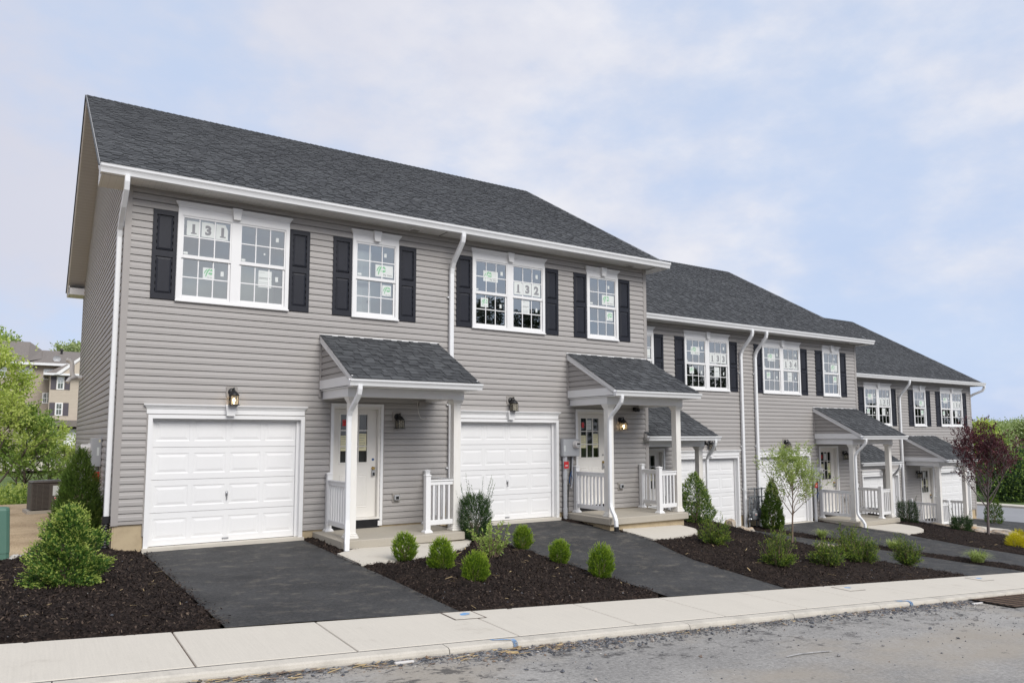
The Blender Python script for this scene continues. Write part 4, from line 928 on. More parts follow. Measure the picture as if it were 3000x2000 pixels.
# straw mat rise behind the left side (own gentle bumps)
def smooth_noise(x, y, sc, seed):
    r = np.random.default_rng(seed); a = 0
    for k in range(7):
        th = r.uniform(0, 6.28); f = sc*r.uniform(.5, 2.2); a = a+np.sin((x*np.cos(th)+y*np.sin(th))*f+r.uniform(0, 6.28))*r.uniform(.5, 1)
    return a/4
# --- driveways
DR = [  # left edge, right edge polylines (x,y) from garage to pavement
 ([(.475, -.12), (.47, -2.3), (.49, -4.5), (.50, -6.25)], [(3.20, -.12), (3.20, -2.9), (3.19, -4.8), (3.16, -6.25)]),
 ([(6.575, -.12), (6.57, -2.8), (6.58, -4.7), (6.60, -6.25)], [(9.28, -.12), (9.34, -.4), (9.78, -1.5), (9.86, -2.5), (9.55, -3.4), (9.30, -4.2), (9.28, -6.25)]),
 ([(14.97, 1.52), (15.2, -1.0), (15.28, -4.3), (15.25, -6.25)], [(17.70, 1.52), (17.70, -1.0), (17.70, -4.2), (17.85, -6.25)]),
 ([(18.62, 1.52), (18.42, -1.6), (18.45, -3.8), (18.70, -6.25)], [(21.40, 1.52), (21.60, .3), (21.82, -1.3), (21.48, -3.4), (21.55, -4.7), (21.5, -6.25)]),
 ([(27.30, 3.32), (27.4, 0), (27.4, -6.25)], [(30.05, 3.32), (30.0, 0), (30.0, -6.25)]),
 ([(33.42, 3.32), (33.3, 1.0), (33.2, -2), (33.2, -6.25)], [(36.2, 3.32), (37.2, 1.5), (37.6, -2), (37.6, -6.25)]),
]
def edge_at(pl, y):
    p = sorted(pl, key=lambda q: q[1]); return np.interp(y, [q[1] for q in p], [q[0] for q in p])
def paved_dist(x, y):     # signed distance-like: negative inside paving
    d = np.full(np.shape(x), 9.)
    for Lf, Rt in DR:
        y0, y1 = Lf[-1][1], Lf[0][1]; yy = np.clip(y, y0, y1)
        a = edge_at(Lf, yy)-x; b = x-edge_at(Rt, yy); c = y-y1
        d = np.minimum(d, np.maximum(np.maximum(a, b), np.maximum(c-.35, y0-.5-y)))
    for p in PADS: d = np.minimum(d, poly_dist(p, x, y))
    d = np.minimum(d, y+6.25+.0)   # pavement
    return d
def poly_dist(P, x, y):
    P = np.array(P); n = len(P); dmin = np.full(np.shape(x), 1e9); ins = np.zeros(np.shape(x), bool)
    for i in range(n):
        a, b = P[i], P[(i+1) % n]; e = b-a; wx, wy = x-a[0], y-a[1]; t = np.clip((wx*e[0]+wy*e[1])/(e@e+1e-9), 0, 1)
        dmin = np.minimum(dmin, np.hypot(wx-e[0]*t, wy-e[1]*t))
        cnd = ((a[1] > y) != (b[1] > y)) & (x < (b[0]-a[0])*(y-a[1])/(b[1]-a[1]+1e-12)+a[0]); ins ^= cnd
    return np.where(ins, -dmin, dmin)
def spline(pts, n=10):
    P = [np.array(p, float) for p in pts]; out = []
    for i in range(len(P)-1):
        p0, p1, p2, p3 = P[max(i-1, 0)], P[i], P[i+1], P[min(i+2, len(P)-1)]
        for t in np.linspace(0, 1, n, endpoint=False):
            out.append(.5*((2*p1)+(-p0+p2)*t+(2*p0-5*p1+4*p2-p3)*t*t+(-p0+3*p1-3*p2+p3)*t**3))
    return [tuple(p) for p in out]+[tuple(P[-1])]
PADS = [
 [(3.205, -1.95)]+[(3.205, -3.02)]+spline([(3.205, -3.02), (4.2, -2.86), (4.9, -2.55), (5.6, -2.10), (6.0, -1.62)], 8)+[(6.0, -1.40), (4.9, -1.40), (3.9, -1.40)],
 [(9.83, -1.66), (9.88, -2.56)]+spline([(9.88, -2.56), (10.4, -2.56), (10.95, -2.46), (11.55, -2.22), (11.82, -1.90), (11.75, -1.45)], 8)+[(10.0, -1.45)],
 [(21.62, -.05), (21.84, -1.36)]+spline([(21.84, -1.36), (22.4, -1.38), (23.1, -1.18), (23.6, -.90), (23.85, -.50), (23.7, .2)], 8)+[(21.75, .2)],
 [(30.6, 2.0), (30.7, .6)]+spline([(30.7, .6), (31.8, .55), (33.0, .5), (33.35, .75)], 8)+[(33.3, 2.0)],
]
for Lf, Rt in DR:
    y1, y0 = Lf[0][1], Lf[-1][1]; yy = np.linspace(y1, y0, 46); t = np.linspace(0, 1, 20)
    a, b = edge_at(Lf, yy), edge_at(Rt, yy); X = a[:, None]+(b-a)[:, None]*t[None]; Y = np.repeat(yy[:, None], 20, 1)
    Z = G(X, Y)+.004+.006*smooth_noise(X, Y, 1.3, 5)
    tag(grid('driveway', X[:, ::-1], Y, Z[:, :], 'asphalt') if False else grid('driveway', X, Y[:, :], Z, 'asphalt'), kind='structure')
for i, p in enumerate(PADS):
    z = lambda q: float(G(q[0], q[1]))+.03
    m = MB(); top = [(q[0], q[1], z(q)) for q in p]; bot = [(q[0], q[1], z(q)-.14) for q in p]
    m.loft([bot, top], M['concrete']); tag(m.build('footpath'), kind='structure')
# --- pavement slabs, kerb, street
YB, YJ, YK = -6.25, -7.47, -7.65
def sw(x, y): return float(Sx(x))+.012*(y+6.25)
JX = [-29+1.62*i for i in range(18)]+[.01, 1.41, 3.20, 4.86, 6.40, 8.10, 9.75, 11.4, 13.05, 14.7, 16.3, 17.9, 19.5, 21.1, 22.7, 24.3, 26, 27.6, 29.2, 30.8, 32.4, 34, 35.6, 37.2]
JX = sorted(j for j in JX if j < -.5 or j >= 0)
COV = [(2.90, 3.30, -6.27, -6.62), (10.31, 10.74, -6.38, -6.72), (14.76, 15.2, -6.40, -6.74)]
m = MB(); g_ = .006
for a, b in zip(JX, JX[1:]):
    if b-a < .2: continue
    nx = max(1, int((b-a)/.9)); e = .012
    a_, b_ = a+g_, b-g_
    ring = lambda i, dz: [(x, y, sw(x, y)+dz) for x, y in ((a_+i, YB-i), (a_+i, YJ+.008+i), (b_-i, YJ+.008+i), (b_-i, YB-i))]
    m.loft([ring(0, -.12), ring(0, -e), ring(e*.35, -e*.3), ring(e, 0)], M['concrete'])
o = m.build('pavement'); tag(o, kind='structure')
m = MB()
for a, b in zip(JX, JX[1:]): m.poly([(a, YB, sw(a, YB)-.014), (a, YJ, sw(a, YJ)-.014), (b, YJ, sw(b, YJ)-.014), (b, YB, sw(b, YB)-.014)], M['joint'])
m.build('joint_filler', o)
KJ = [-30, -27, -24, -21, -18, -15, -12, -9, -6, -3, -1.0, 2.27, 5.55, 7.55, 9.6, 11.35, 14.2, 17.2, 20.2, 23.2, 26.2, 29.2, 32.2, 35.2, 38]
m = MB()
for a, b in zip(KJ, KJ[1:]):
    r = []
    n = max(2, int((b-a)/.5))
    for x in np.linspace(a+.005, b-.005, n+1):
        z = float(Sx(x))-.016; w_ = .004*math.sin(x*3.1)+.003*math.sin(x*7.7)
        r.append([(x, YJ-.024, z-.35), (x, YJ-.024, z-.006), (x, YJ-.030, z), (x, YK+.035+w_, z-.006), (x, YK+.010+w_, z-.018), (x, YK+w_, z-.045), (x, YK-.02+w_, z-.35)])
    m.loft(r, M['kerb'])
k = m.build('kerb'); tag(k, kind='structure')
m = MB(); m.loft([[(x, YJ+.0075, float(Sx(x))-.35), (x, YJ+.0075, float(Sx(x))-.0205), (x, YJ-.0235, float(Sx(x))-.0205), (x, YJ-.0235, float(Sx(x))-.35)] for x in np.linspace(-30, 38, 60)], M['sealant']); m.build('joint_filler', k)
def paintmark(x, w):
    q = MB(); z = lambda xx: float(Sx(xx))-.016
    P = [(x-.22, YJ-.03), (x-.1, YJ-.05), (x, YJ-.09)]
    for (x0, y0), (x1, y1) in zip(P, P[1:]): q.poly([(x0, y0, z(x0)+.0025), (x0+.03, y0-w, z(x0)+.0005), (x1+.03, y1-w, z(x1)-.001+.001), (x1, y1, z(x1)+.002)], M['bluepaint'])
    q.poly([(x, YJ-.09, z(x)+.0022), (x-.012, YK+.036, z(x)-.0025), (x+w*.9, YK+.034, z(x)-.0025), (x+w, YJ-.09, z(x)+.0022)], M['bluepaint'])
    a = -.012
    q.loft([[(x+a, YK+.0345, z(x)-.003), (x+w*.9, YK+.0345, z(x)-.003)], [(x+a, YK+.004, z(x)-.016), (x+w*.9, YK+.004, z(x)-.016)], [(x+a-.004, YK-.008, z(x)-.045), (x+w*.85, YK-.008, z(x)-.045)], [(x+a-.006, YK-.021, z(x)-.19), (x+w*.8, YK-.021, z(x)-.19)]], M['bluepaint'], False)
    q.build('paint_mark', k)
paintmark(3.02, .045); paintmark(10.45, .065)
# covers let into the pavement
for i, (x0, x1, y0, y1) in enumerate(COV):
    R = empty('utility_cover', ((x0+x1)/2, (y0+y1)/2, 0)); cx, cy = (x0+x1)/2, (y0+y1)/2
    lab = ['square concrete pavement cover with a blue paint dab beside the first driveway', 'square pavement cover with a blue dab in front of the low yews', 'farthest square pavement cover, with a blue dab, towards the street drain'][i]
    tag(R, lab, 'cover', 'utility covers in the pavement')
    z = lambda x, y: sw(x+cx, y+cy)
    hx, hy = (x1-x0)/2, abs(y1-y0)/2
    m = MB(); q = .010; m.loft([[(x, y, z(x, y)+dz) for x, y in ((-hx+e, -hy+e), (hx-e, -hy+e), (hx-e, hy-e), (-hx+e, hy-e))] for e, dz in ((q, -.05), (q, .004), (q+.006, .007))], M['concrete']); m.build('lid', R)
    m = MB(); m.loft([[(x, y, z(x, y)+.0035) for x, y in ((-hx-.012, -hy-.012), (hx+.012, -hy-.012), (hx+.012, hy+.012), (-hx-.012, hy+.012))], [(x, y, z(x, y)+.0035) for x, y in ((-hx+.008, -hy+.008), (hx-.008, -hy+.008), (hx-.008, hy-.008), (-hx+.008, hy-.008))]], M['joint'], False); m.build('frame', R)
    m = MB(); rr = np.random.default_rng(i); m.poly([(.02+.085*(1+.25*rr.normal())*math.cos(t), .03+.05*(1+.25*rr.normal())*math.sin(t), z(0, 0)+.0095) for t in np.arange(14)*2*math.pi/14], M['bluepaint']); m.build('paint_mark', R)
RZ_ = lambda x: Sx(x)-.078
xs = np.concatenate([np.arange(-30, 38.1, .35), [42, 50, 60]]); ys = np.concatenate([np.arange(-16, YK-.03, .35), [YK-.012]])
X, Y = np.meshgrid(xs, ys); Z = RZ_(X)+.025*np.sin((Y-YK)/(-16-YK)*math.pi)+.005*smooth_noise(X, Y, 1.1, 11)
tag(grid('street', X, Y, Z, 'road'), kind='structure')
# loose white mark and old paint on the street are worn scribbles
m = MB(); zr = lambda x, y: float(RZ_(x))+.025*math.sin((y-YK)/(-16-YK)*math.pi)+.012
pts = [(5.50, -9.05), (5.72, -9.03), (5.95, -9.04), (6.22, -9.08)]
for (a, b), (c, d) in zip(pts, pts[1:]): m.poly([(a, b-.012, zr(a, b)), (c, d-.012, zr(c, d)), (c, d+.012, zr(c, d)), (a, b+.012, zr(a, b))], M['whitepaint'])
tag(m.build('street_paint_mark'), 'faint white painted dash worn into the street surface', 'paint mark')
# cross street and far pavement on the right
m = MB(); zc = -2.66
def strip(y0, y1, xa, xb, z, mat, n=14): m.poly([(xa, y0, z), (xb, y0, z), (xb, y1, z), (xa, y1, z)], M[mat])
xs = np.linspace(38.4, 50.5, 6); ys = np.linspace(-60, 90, 30); X, Y = np.meshgrid(xs, ys); tag(grid('cross_street', X, Y, np.full(X.shape, -2.62)+.02*np.sin(X), 'smoothroad'), kind='structure')
m = MB(); m.box(50.5, 50.75, -60, 90, -2.9, -2.50, M['kerb']); m.box(50.75, 51.9, -60, 90, -2.9, -2.51, M['concrete']); tag(m.build('far_kerb'), kind='structure')
# far left: road and kerbs in front of the tan building
m = MB(); m.poly([(-60, 46, .02), (30, 46, .02), (30, 55.5, .32), (-60, 55.5, .32)], M['road']); tag(m.build('side_road'), kind='structure')
m = MB(); m.box(-60, 30, 45.4, 46, -.4, .16, M['concrete']); m.box(-60, 30, 55.5, 56.3, 0, .48, M['concrete']); tag(m.build('side_road_kerb'), kind='structure')
# --- mulch beds: one sheet, higher than the paving where it is not paved
xs = np.arange(-7, 33.5, .06); ys = np.arange(-6.30, 3.72, .06); X, Y = np.meshgrid(xs, ys)
d = paved_dist(X, Y); rn = np.random.default_rng(3)
nz = rn.normal(size=X.shape); nz = (nz+np.roll(nz, 1, 0)+np.roll(nz, 1, 1)+np.roll(nz, -1, 0))/2.2
slab = np.full(X.shape, 9.)
h = -.10+.12*ss(-.05, .07, d+.030*smooth_noise(X, Y, 5, 21)+.028*smooth_noise(X, Y, 13, 23)+.040*nz)+.055*ss(.05, .6, d)+.012*nz*ss(-.05, .1, d)+.018*smooth_noise(X, Y, 2.2, 22)*ss(0, .5, d)
# the bed ends on the left against the straw
edge = -1.34+.9*ss(-.2, 3.6, Y)*0+np.interp(Y, [-.3, 3.5], [0, .70]); lim = np.where(Y > -.25, edge, -99)
h = np.where((X < lim+.05*smooth_noise(X, Y, 3, 31)) & (Y > -.25), -.12, h)
h = np.where(Y > FY(X)+.12, np.where(X < 0, h, -.2), h)
h = np.where((X > 27.35), np.where(X < 30, -.2, h), h)
Zm = G(X, Y)+h
tag(grid('mulch_bed', X, Y, Zm, 'mulch'), kind='structure')
def mulch_z(x, y): return float(G(x, y))+.05
# loose chips, straw bits and pebbles on the mulch
ok = (d > .0) & (h > -.02) & (X < 27); idx = np.argwhere(ok)
wgt = np.exp(-np.hypot(X[ok]+1, Y[ok]+14)/9.); wgt /= wgt.sum()
def scatter_quads(name, n, size, asp, mat, tilt=.5, lift=.006):
    r = np.random.default_rng(abs(hash(name)) % 1000 if False else len(name)*17)
    pick = idx[r.choice(len(idx), n, p=wgt)]; x = xs[pick[:, 1]]+r.uniform(-.03, .03, n); y = ys[pick[:, 0]]+r.uniform(-.03, .03, n)
    z = Zm[pick[:, 0], pick[:, 1]]+lift; th = r.uniform(0, 6.28, n); L_ = size*r.uniform(.5, 1.6, n); w_ = L_*asp*r.uniform(.6, 1.4, n)
    u = np.stack([np.cos(th), np.sin(th), r.normal(0, tilt, n)], 1); v = np.stack([-np.sin(th), np.cos(th), r.normal(0, tilt, n)], 1); c = np.stack([x, y, z+abs(u[:, 2])*L_*.4], 1)
    a = u*(L_/2)[:, None]; b = v*(w_/2)[:, None]
    V = np.stack([c-a-b, c+a-b*.7, c+a*.9+b, c-a+b*.8], 1).reshape(-1, 3); return bulk(name, V, np.arange(4*n).reshape(n, 4), [M[mat]])
tag(scatter_quads('mulch_chips', 90000, .021, .42, 'chip', .5), 'loose dark bark chips lying on the planting beds', 'mulch', kind='stuff')
ok2 = (d > -.16) & (d < .0) & (X < 20) & (Y < -.2) & (Y > -6.2); idx2 = np.argwhere(ok2); n = 2600
rr_ = np.random.default_rng(77); pk = idx2[rr_.integers(0, len(idx2), n*3)]; keep = rr_.random(n*3) < np.exp(d[pk[:, 0], pk[:, 1]]*22); pk = pk[keep]; n = len(pk); x = xs[pk[:, 1]]+rr_.uniform(-.03, .03, n); y = ys[pk[:, 0]]+rr_.uniform(-.03, .03, n); z = G(x, y)+.028
th = rr_.uniform(0, 6.28, n); l_ = rr_.uniform(.008, .022, n)[:, None]; u = np.stack([np.cos(th), np.sin(th), .2*rr_.normal(size=n)], 1)*l_; v = np.stack([-np.sin(th), np.cos(th), .2*rr_.normal(size=n)], 1)*l_*.45; c = np.stack([x, y, z], 1)
tag(bulk('spilled_chips', np.stack([c-u-v, c+u-v*.6, c+u+v, c-u+v*.7], 1).reshape(-1, 3), np.arange(4*n).reshape(n, 4), [M['chip']]), 'bark chips spilled over the edges of the driveways', 'mulch', kind='stuff')
tag(scatter_quads('straw_bits', 300, .085, .10, 'straw', .15, .014), 'pale straw bits scattered over the dark mulch', 'straw', kind='stuff')
# --- stones: gutter gravel, pebbles
def stones(name, P, S, mat, seed):
    r = np.random.default_rng(seed); n = len(P)
    base = np.array([(1, 0, 0), (-1, 0, 0), (0, 1, 0), (0, -1, 0), (0, 0, 1), (0, 0, -1)], float); tri = np.array([(0, 2, 4), (2, 1, 4), (1, 3, 4), (3, 0, 4), (2, 0, 5), (1, 2, 5), (3, 1, 5), (0, 3, 5)])
    V = base[None]*S[:, None, None]*r.uniform(.6, 1.3, (n, 6, 1)); V = V*np.array([1.2, .9, .6]); th = r.uniform(0, 6.28, n); c, s_ = np.cos(th), np.sin(th)
    V = np.stack([V[..., 0]*c[:, None]-V[..., 1]*s_[:, None], V[..., 0]*s_[:, None]+V[..., 1]*c[:, None], V[..., 2]], 2)+r.normal(0, .12, V.shape)*S[:, None, None]+P[:, None]
    F = (tri[None]+6*np.arange(n)[:, None, None]).reshape(-1, 3); return bulk(name, V.reshape(-1, 3), F, [M[mat]])
r = np.random.default_rng(5); n = 9000
x = np.concatenate([r.uniform(-1, 18, n//2), r.normal(3.3, .8, n//5), r.normal(11.3, 1.4, n-n//2-n//5)]); y = YK-.03-np.abs(r.normal(0, .13, n))-.22*(r.random(n) < .3)*r.random(n)
far = r.random(n) < .10; y = np.where(far, -7.8-np.abs(r.normal(0, 1.1, n)), y); s = np.where(r.random(n) < .12, r.uniform(.012, .03, n), r.uniform(.005, .013, n))
z = RZ_(x)+.025*np.sin((y-YK)/(-16-YK)*math.pi)+s*.3
tag(stones('gutter_gravel', np.stack([x, y, z], 1), s, 'gravel', 6), 'loose grey gravel and grit along the kerb', 'gravel', kind='stuff')
pk = idx[r.choice(len(idx), 260, p=wgt)]; x = xs[pk[:, 1]]; y = ys[pk[:, 0]]; s = r.uniform(.006, .018, 260)
tag(stones('bed_pebbles', np.stack([x, y, Zm[pk[:, 0], pk[:, 1]]+.008], 1), s, 'gravel', 8), 'small stray pebbles on the mulch beds', 'pebbles', kind='stuff')
# twigs, wood slivers in the gutter
n = 230; x = np.concatenate([r.normal(.9, .7, 90), r.normal(3.1, .5, 60), r.uniform(0, 12, 80)]); y = YK-.05-np.abs(r.normal(0, .10, n)); th = r.normal(0, .5, n); L_ = r.uniform(.03, .14, n)
z = RZ_(x)+.018; u = np.stack([np.cos(th), np.sin(th)*.4, r.normal(0, .08, n)], 1)*(L_/2)[:, None]; v = np.stack([-np.sin(th), np.cos(th), 0*th], 1)*(r.uniform(.004, .012, n))[:, None]; c = np.stack([x, y, z], 1)
V = np.stack([c-u-v, c+u-v, c+u+v, c-u+v], 1).reshape(-1, 3); tag(bulk('gutter_litter', V, np.arange(4*n).reshape(n, 4), [M['straw'], M['twig']], r.integers(0, 2, n)), 'straw, bark and wood slivers lying along the kerb', 'litter', kind='stuff')
# storm drain grate
R = empty('drain_grate', (13.1, -8.08, float(RZ_(13.1))+.012)); tag(R, 'rusty storm drain grate set in the street against the kerb', 'drain grate')
m = MB(); sl_ = -.068
zz = lambda x: sl_*x+.030
for y in np.arange(-.30, .31, .10): m.loft([[(x, y-.024, zz(x)+a), (x, y+.024, zz(x)+a)] for x, a in ((-1.0, -.02), (-1.0, -.004), (1.0, -.004), (1.0, -.02))], M['grate'], False)
for x in (-1.0, -.5, 0, .5, 1.0): m.loft([[(x-.012, y, zz(x)+b), (x+.012, y, zz(x)+b)] for y, b in ((-.34, -.05), (-.34, -.0035), (.34, -.0035), (.34, -.05))], M['grate'], False)
m.build('bars', R)
m = MB(); m.poly([(-1.02, -.34, zz(-1.02)-.012), (1.02, -.34, zz(1.02)-.012), (1.02, .34, zz(1.02)-.012), (-1.02, .34, zz(-1.02)-.012)], M['silt']); m.build('pit', R)
# wood stake lying in the gutter
for i, (x, y, l, a, mt, lab) in enumerate([(1.72, -7.80, .19, .03, 'vent', 'white plastic strip lying in the gutter by the kerb'), (2.85, -7.86, .13, -.25, 'straw', 'short bare wood offcut lying in the gutter below the blue kerb mark'), (11.9, -7.95, .34, .05, 'vent', 'white strip of debris by the storm drain')]):
    m = MB(); m.bevbox(-l/2, l/2, -.018, .018, 0, .02, M[mt], .004); o = m.build('offcut', None, (x, y, float(RZ_(x))+.006)); o.rotation_euler = (0, .068, a); tag(o, lab, 'debris')
# ------------------------------------------------------------------ plants
def unit(v): return v/(np.linalg.norm(v, axis=-1, keepdims=True)+1e-9)
def rperp(r, d):
    q = r.normal(size=d.shape); q -= d*np.sum(q*d, -1, keepdims=True); return unit(q)
def leaf_quads(p, d, nrm, L_, w_):
    s = unit(np.cross(d, nrm)); L_ = L_[:, None]; w_ = w_[:, None]
    return np.stack([p, p+d*L_*.45-s*w_*.5, p+d*L_, p+d*L_*.45+s*w_*.5], 1)
def sprigs(r, base, d, slen, n, L_, w_, ang, ntip=0, droop=0):
    """N sprigs each with n leaves along it; returns quads (M,4,3) and index 0/1 (old/new growth)."""
    Q, I, T = [], [], []; N_ = len(base); sl = slen*r.uniform(.6, 1.3, N_)
    q_ = base/max(.05, slen*1.6); tn = np.clip(.5+.30*np.sin(q_[:, 0]*1.9+q_[:, 2]*1.3)*np.cos(q_[:, 1]*1.7-q_[:, 2])+r.normal(0, .20, N_), 0, 1)
    for j in range(n):
        t = (j+r.uniform(.2, .9, N_))/n; p = base+d*(sl*t)[:, None]; a = ang*r.uniform(.5, 1.4, N_)*(1-.35*t)
        ld = unit(d*np.cos(a)[:, None]+rperp(r, d)*np.sin(a)[:, None]-np.array([0, 0, droop])*t[:, None])
        nn = unit(rperp(r, ld)+np.array([0, 0, .5])); k = 1-.25*t
        Q.append(leaf_quads(p, ld, nn, L_*k*r.uniform(.7, 1.3, N_), w_*k*r.uniform(.7, 1.3, N_))); I.append(np.full(N_, int(j >= n-ntip))); T.append(tn)
    return np.concatenate(Q), np.concatenate(I), np.concatenate(T)
def foliage(name, parts, mats, parent=None):
    V = np.concatenate([p[0] for p in parts]); I = np.concatenate([p[1] for p in parts]); T = np.concatenate([p[2] for p in parts]); n = len(V)
    return bulk(name, V.reshape(-1, 3), np.arange(4*n).reshape(n, 4), mats, I, parent=parent, tone=T)
def crown_points(r, n, prof, lump=.10, shell=.45, seed=0):
    """points in a body of revolution: prof(h)->radius, h 0..1; outward-up directions"""
    rr = np.random.default_rng(seed+99); out = []; dirs = []
    ks = [(rr.integers(1, 6), rr.uniform(2, 9), rr.uniform(0, 6.28), rr.uniform(.4, 1)) for _ in range(7)]
    H_ = np.linspace(0, 1, 60); pr = np.array([prof(h) for h in H_]); cdf = np.cumsum(pr+.02); cdf /= cdf[-1]
    h = np.interp(r.random(n), cdf, H_); th = r.uniform(0, 2*math.pi, n)
    lm = 1+lump*sum(a*np.sin(k*th+f*h*3+p) for k, f, p, a in ks)/2.2
    rad = np.interp(h, H_, pr)*lm*(1-shell*r.random(n)**1.8)
    slope = np.gradient(pr, H_); sl_ = np.interp(h, H_, slope)
    return h, th, rad, sl_
def shrub(name, loc, Hh, prof, nsp, spr, mats, label, cat, up=.6, group=None, seed=1, lump=.1, shell=.45, stem=True, shoots=0, shootlen=.25, hs=1.0, rz=0.):
    r = np.random.default_rng(seed); R = empty(name, loc, rz); tag(R, label, cat, group)
    h, th, rad, sl_ = crown_points(r, nsp, prof, lump, shell, seed)
    base = np.stack([rad*np.cos(th), rad*np.sin(th), h*Hh], 1)
    d = unit(np.stack([np.cos(th), np.sin(th), np.clip(-sl_/Hh, -.4, 2.5)+up], 1)+r.normal(0, .28, (nsp, 3)))
    pt = [sprigs(r, base-d*spr[0]*.4, d, *spr)]
    if shoots:
        th = r.uniform(0, 6.28, shoots); h0 = r.uniform(.45, .95, shoots); pr = np.array([prof(x) for x in h0])*.8
        b = np.stack([pr*np.cos(th), pr*np.sin(th), h0*Hh], 1); dd = unit(np.stack([np.cos(th)*.22, np.sin(th)*.22, np.ones(shoots)], 1)+r.normal(0, .08, (shoots, 3)))
        pt.append(sprigs(r, b, dd, shootlen, 40, spr[2]*1.1, spr[3]*1.7, .9, 8))
    foliage('foliage', pt, mats, R)
    if stem:
        m = MB()
        for i in range(6):
            a = i*1.05+r.uniform(0, .6); q = prof(.4)*.55
            m.tube([(.015*math.cos(a), .015*math.sin(a), -.06), (q*.35*math.cos(a), q*.35*math.sin(a), Hh*.22), (q*math.cos(a), q*math.sin(a), Hh*.6)], [.014, .010, .004], M['twig'], 5)
        m.build('stem', R)
    return R
def at(x, y, dz=0.): return (x, y, mulch_z(x, y)+dz-.01)
BOX = (.075, 9, .026, .018, .9, 3); YEW = (.12, 16, .030, .0075, .85, 3); ARB = (.095, 9, .034, .011, .45, 3)
ball = lambda R_, p=.55: (lambda h: R_*math.sin(math.pi*min(1, max(0, .10+.88*h)))**p)
# big boxwood, nearest on the left
shrub('boxwood_shrub', at(-.76, -3.35), .97, lambda h: np.interp(h, [0, .12, .35, .6, .85, 1], [.31, .38, .36, .28, .17, .04]), 2600, (.12, 11, .029, .019, .8, 4), [M['box_old'], M['box_new']], 'large pyramid boxwood with bright new tips, nearest the camera on the left', 'shrub', seed=11, lump=.26, shell=.6)
shrub('tall_arborvitae', at(-.42, 1.62), 1.66, lambda h: np.interp(h, [0, .1, .4, .7, .9, 1], [.36, .42, .36, .25, .12, .02]), 4200, (.13, 10, .045, .014, .5, 3), [M['arbdark'], M['arbdark_tip']], 'tall dark cone arborvitae against the side wall, behind the large boxwood', 'shrub', up=1.4, seed=12, lump=.14)
# six clipped globe arborvitae
GL = [(3.92, -2.86, 'globe arborvitae leftmost of the six, by the curved path'), (4.09, -3.82, 'globe arborvitae standing in front of a pale stone disc, second from the left'), (4.16, -4.74, 'globe arborvitae nearest the pavement, left of centre of its bed'), (6.45, -2.55, 'globe arborvitae beside the leafy twiggy shrub, close to the second driveway'), (6.33, -3.84, 'globe arborvitae midway along the second driveway edge'), (6.30, -4.96, 'tallest egg-shaped globe arborvitae, rightmost of the six by the second driveway')]
protos = []
GL = [(x+.05, y-.10, l) for x, y, l in GL]
for i, (x, y, lab) in enumerate(GL):
    s = [1, 1.06, .98, .95, .92, 1.10][i]
    if i < 3:
        pf = [lambda h: .185*math.sin(math.pi*min(1, .14+.84*h))**.55, lambda h: .175*math.sin(math.pi*min(1, .16+.83*h))**.6, lambda h: .18*math.sin(math.pi*min(1, .14+.85*h))**.5][i]
        o = shrub('globe_arborvitae', at(x, y), .41, pf, 1150, (.085, 12, .026, .0085, .45, 4), [M['arb'], M['arb_tip']], lab, 'shrub', up=1.3, group='globe arborvitae in the front bed', seed=20+i, lump=.17, shell=.5); protos.append(o)
    else:
        o = copy_tree(protos[i-3]); o.location = at(x, y); o['label'] = lab; o.rotation_euler = (0, 0, 1.3+i)
    o.scale = (s*[1, 1, 1, .95, 1.04, .92][i], s*[1, 1, 1, .95, 1.04, .92][i], s*[1, 1.05, .97, 1, .95, 1.04][i])
# pale stone disc under the second globe
m = MB(); m.lathe((0, 0, 0), [(.0, -.04), (.20, -.04), (.215, -.01), (.205, .012), (.0, .016)], M['whitestone'], 24); o = m.build('stone_disc', None, (4.12, -3.78, mulch_z(4.12, -3.78)+.012)); tag(o, 'pale round stone disc lying under a globe arborvitae', 'stone')
shrub('upright_yew', at(6.14, -1.50), .84, lambda h: np.interp(h, [0, .15, .5, .85, 1], [.18, .28, .31, .27, .12]), 2100, YEW, [M['yewdark'], M['yew']], 'upright yew with tall bare shoots in front of the first porch', 'shrub', up=1.1, seed=31, shoots=22, shootlen=.44)
# leafy twiggy shrub
def twiggy(name, loc, label):
    r = np.random.default_rng(41); R = empty(name, loc); tag(R, label, 'shrub'); m = MB(); B, Dd = [], []
    for i in range(26):
        a = r.uniform(0, 6.28); tilt = r.uniform(.1, .75); l = r.uniform(.32, .66); d = np.array([math.cos(a)*math.sin(tilt), math.sin(a)*math.sin(tilt), math.cos(tilt)])
        b = np.array([.05*math.cos(a), .05*math.sin(a), -.03]); mid = b+d*l*.5+r.normal(0, .02, 3); e = b+d*l+np.array([0, 0, .05]); m.tube([b, mid, e], [.006, .0045, .002], M['twig'], 5)
        if r.random() < .8:
            for t in r.uniform(.15, .95, 9): B.append(b+(e-b)*t); Dd.append(unit(d+r.normal(0, .5, 3)))
    m.build('stem', R); foliage('foliage', [sprigs(r, np.array(B), np.array(Dd), .07, 6, .055, .027, 1.0, 0)], [M['shrubleaf']], R)
twiggy('leafy_shrub', at(5.42, -3.30), 'loose light green shrub with bare twigs in the middle of the front bed')
shrub('boxwood_shrub', (12.95, -.85, -.30), 1.27, lambda h: np.interp(h, [0, .1, .3, .5, .62, .78, .86, 1], [.38, .48, .48, .36, .35, .26, .14, .05]), 3000, BOX, [M['box_old'], M['box_new']], 'snowman-shaped boxwood beside the second porch', 'shrub', seed=51, lump=.08)
low = lambda s=1: (lambda h: s*np.interp(h, [0, .2, .6, 1], [.16, .30, .33, .18]))
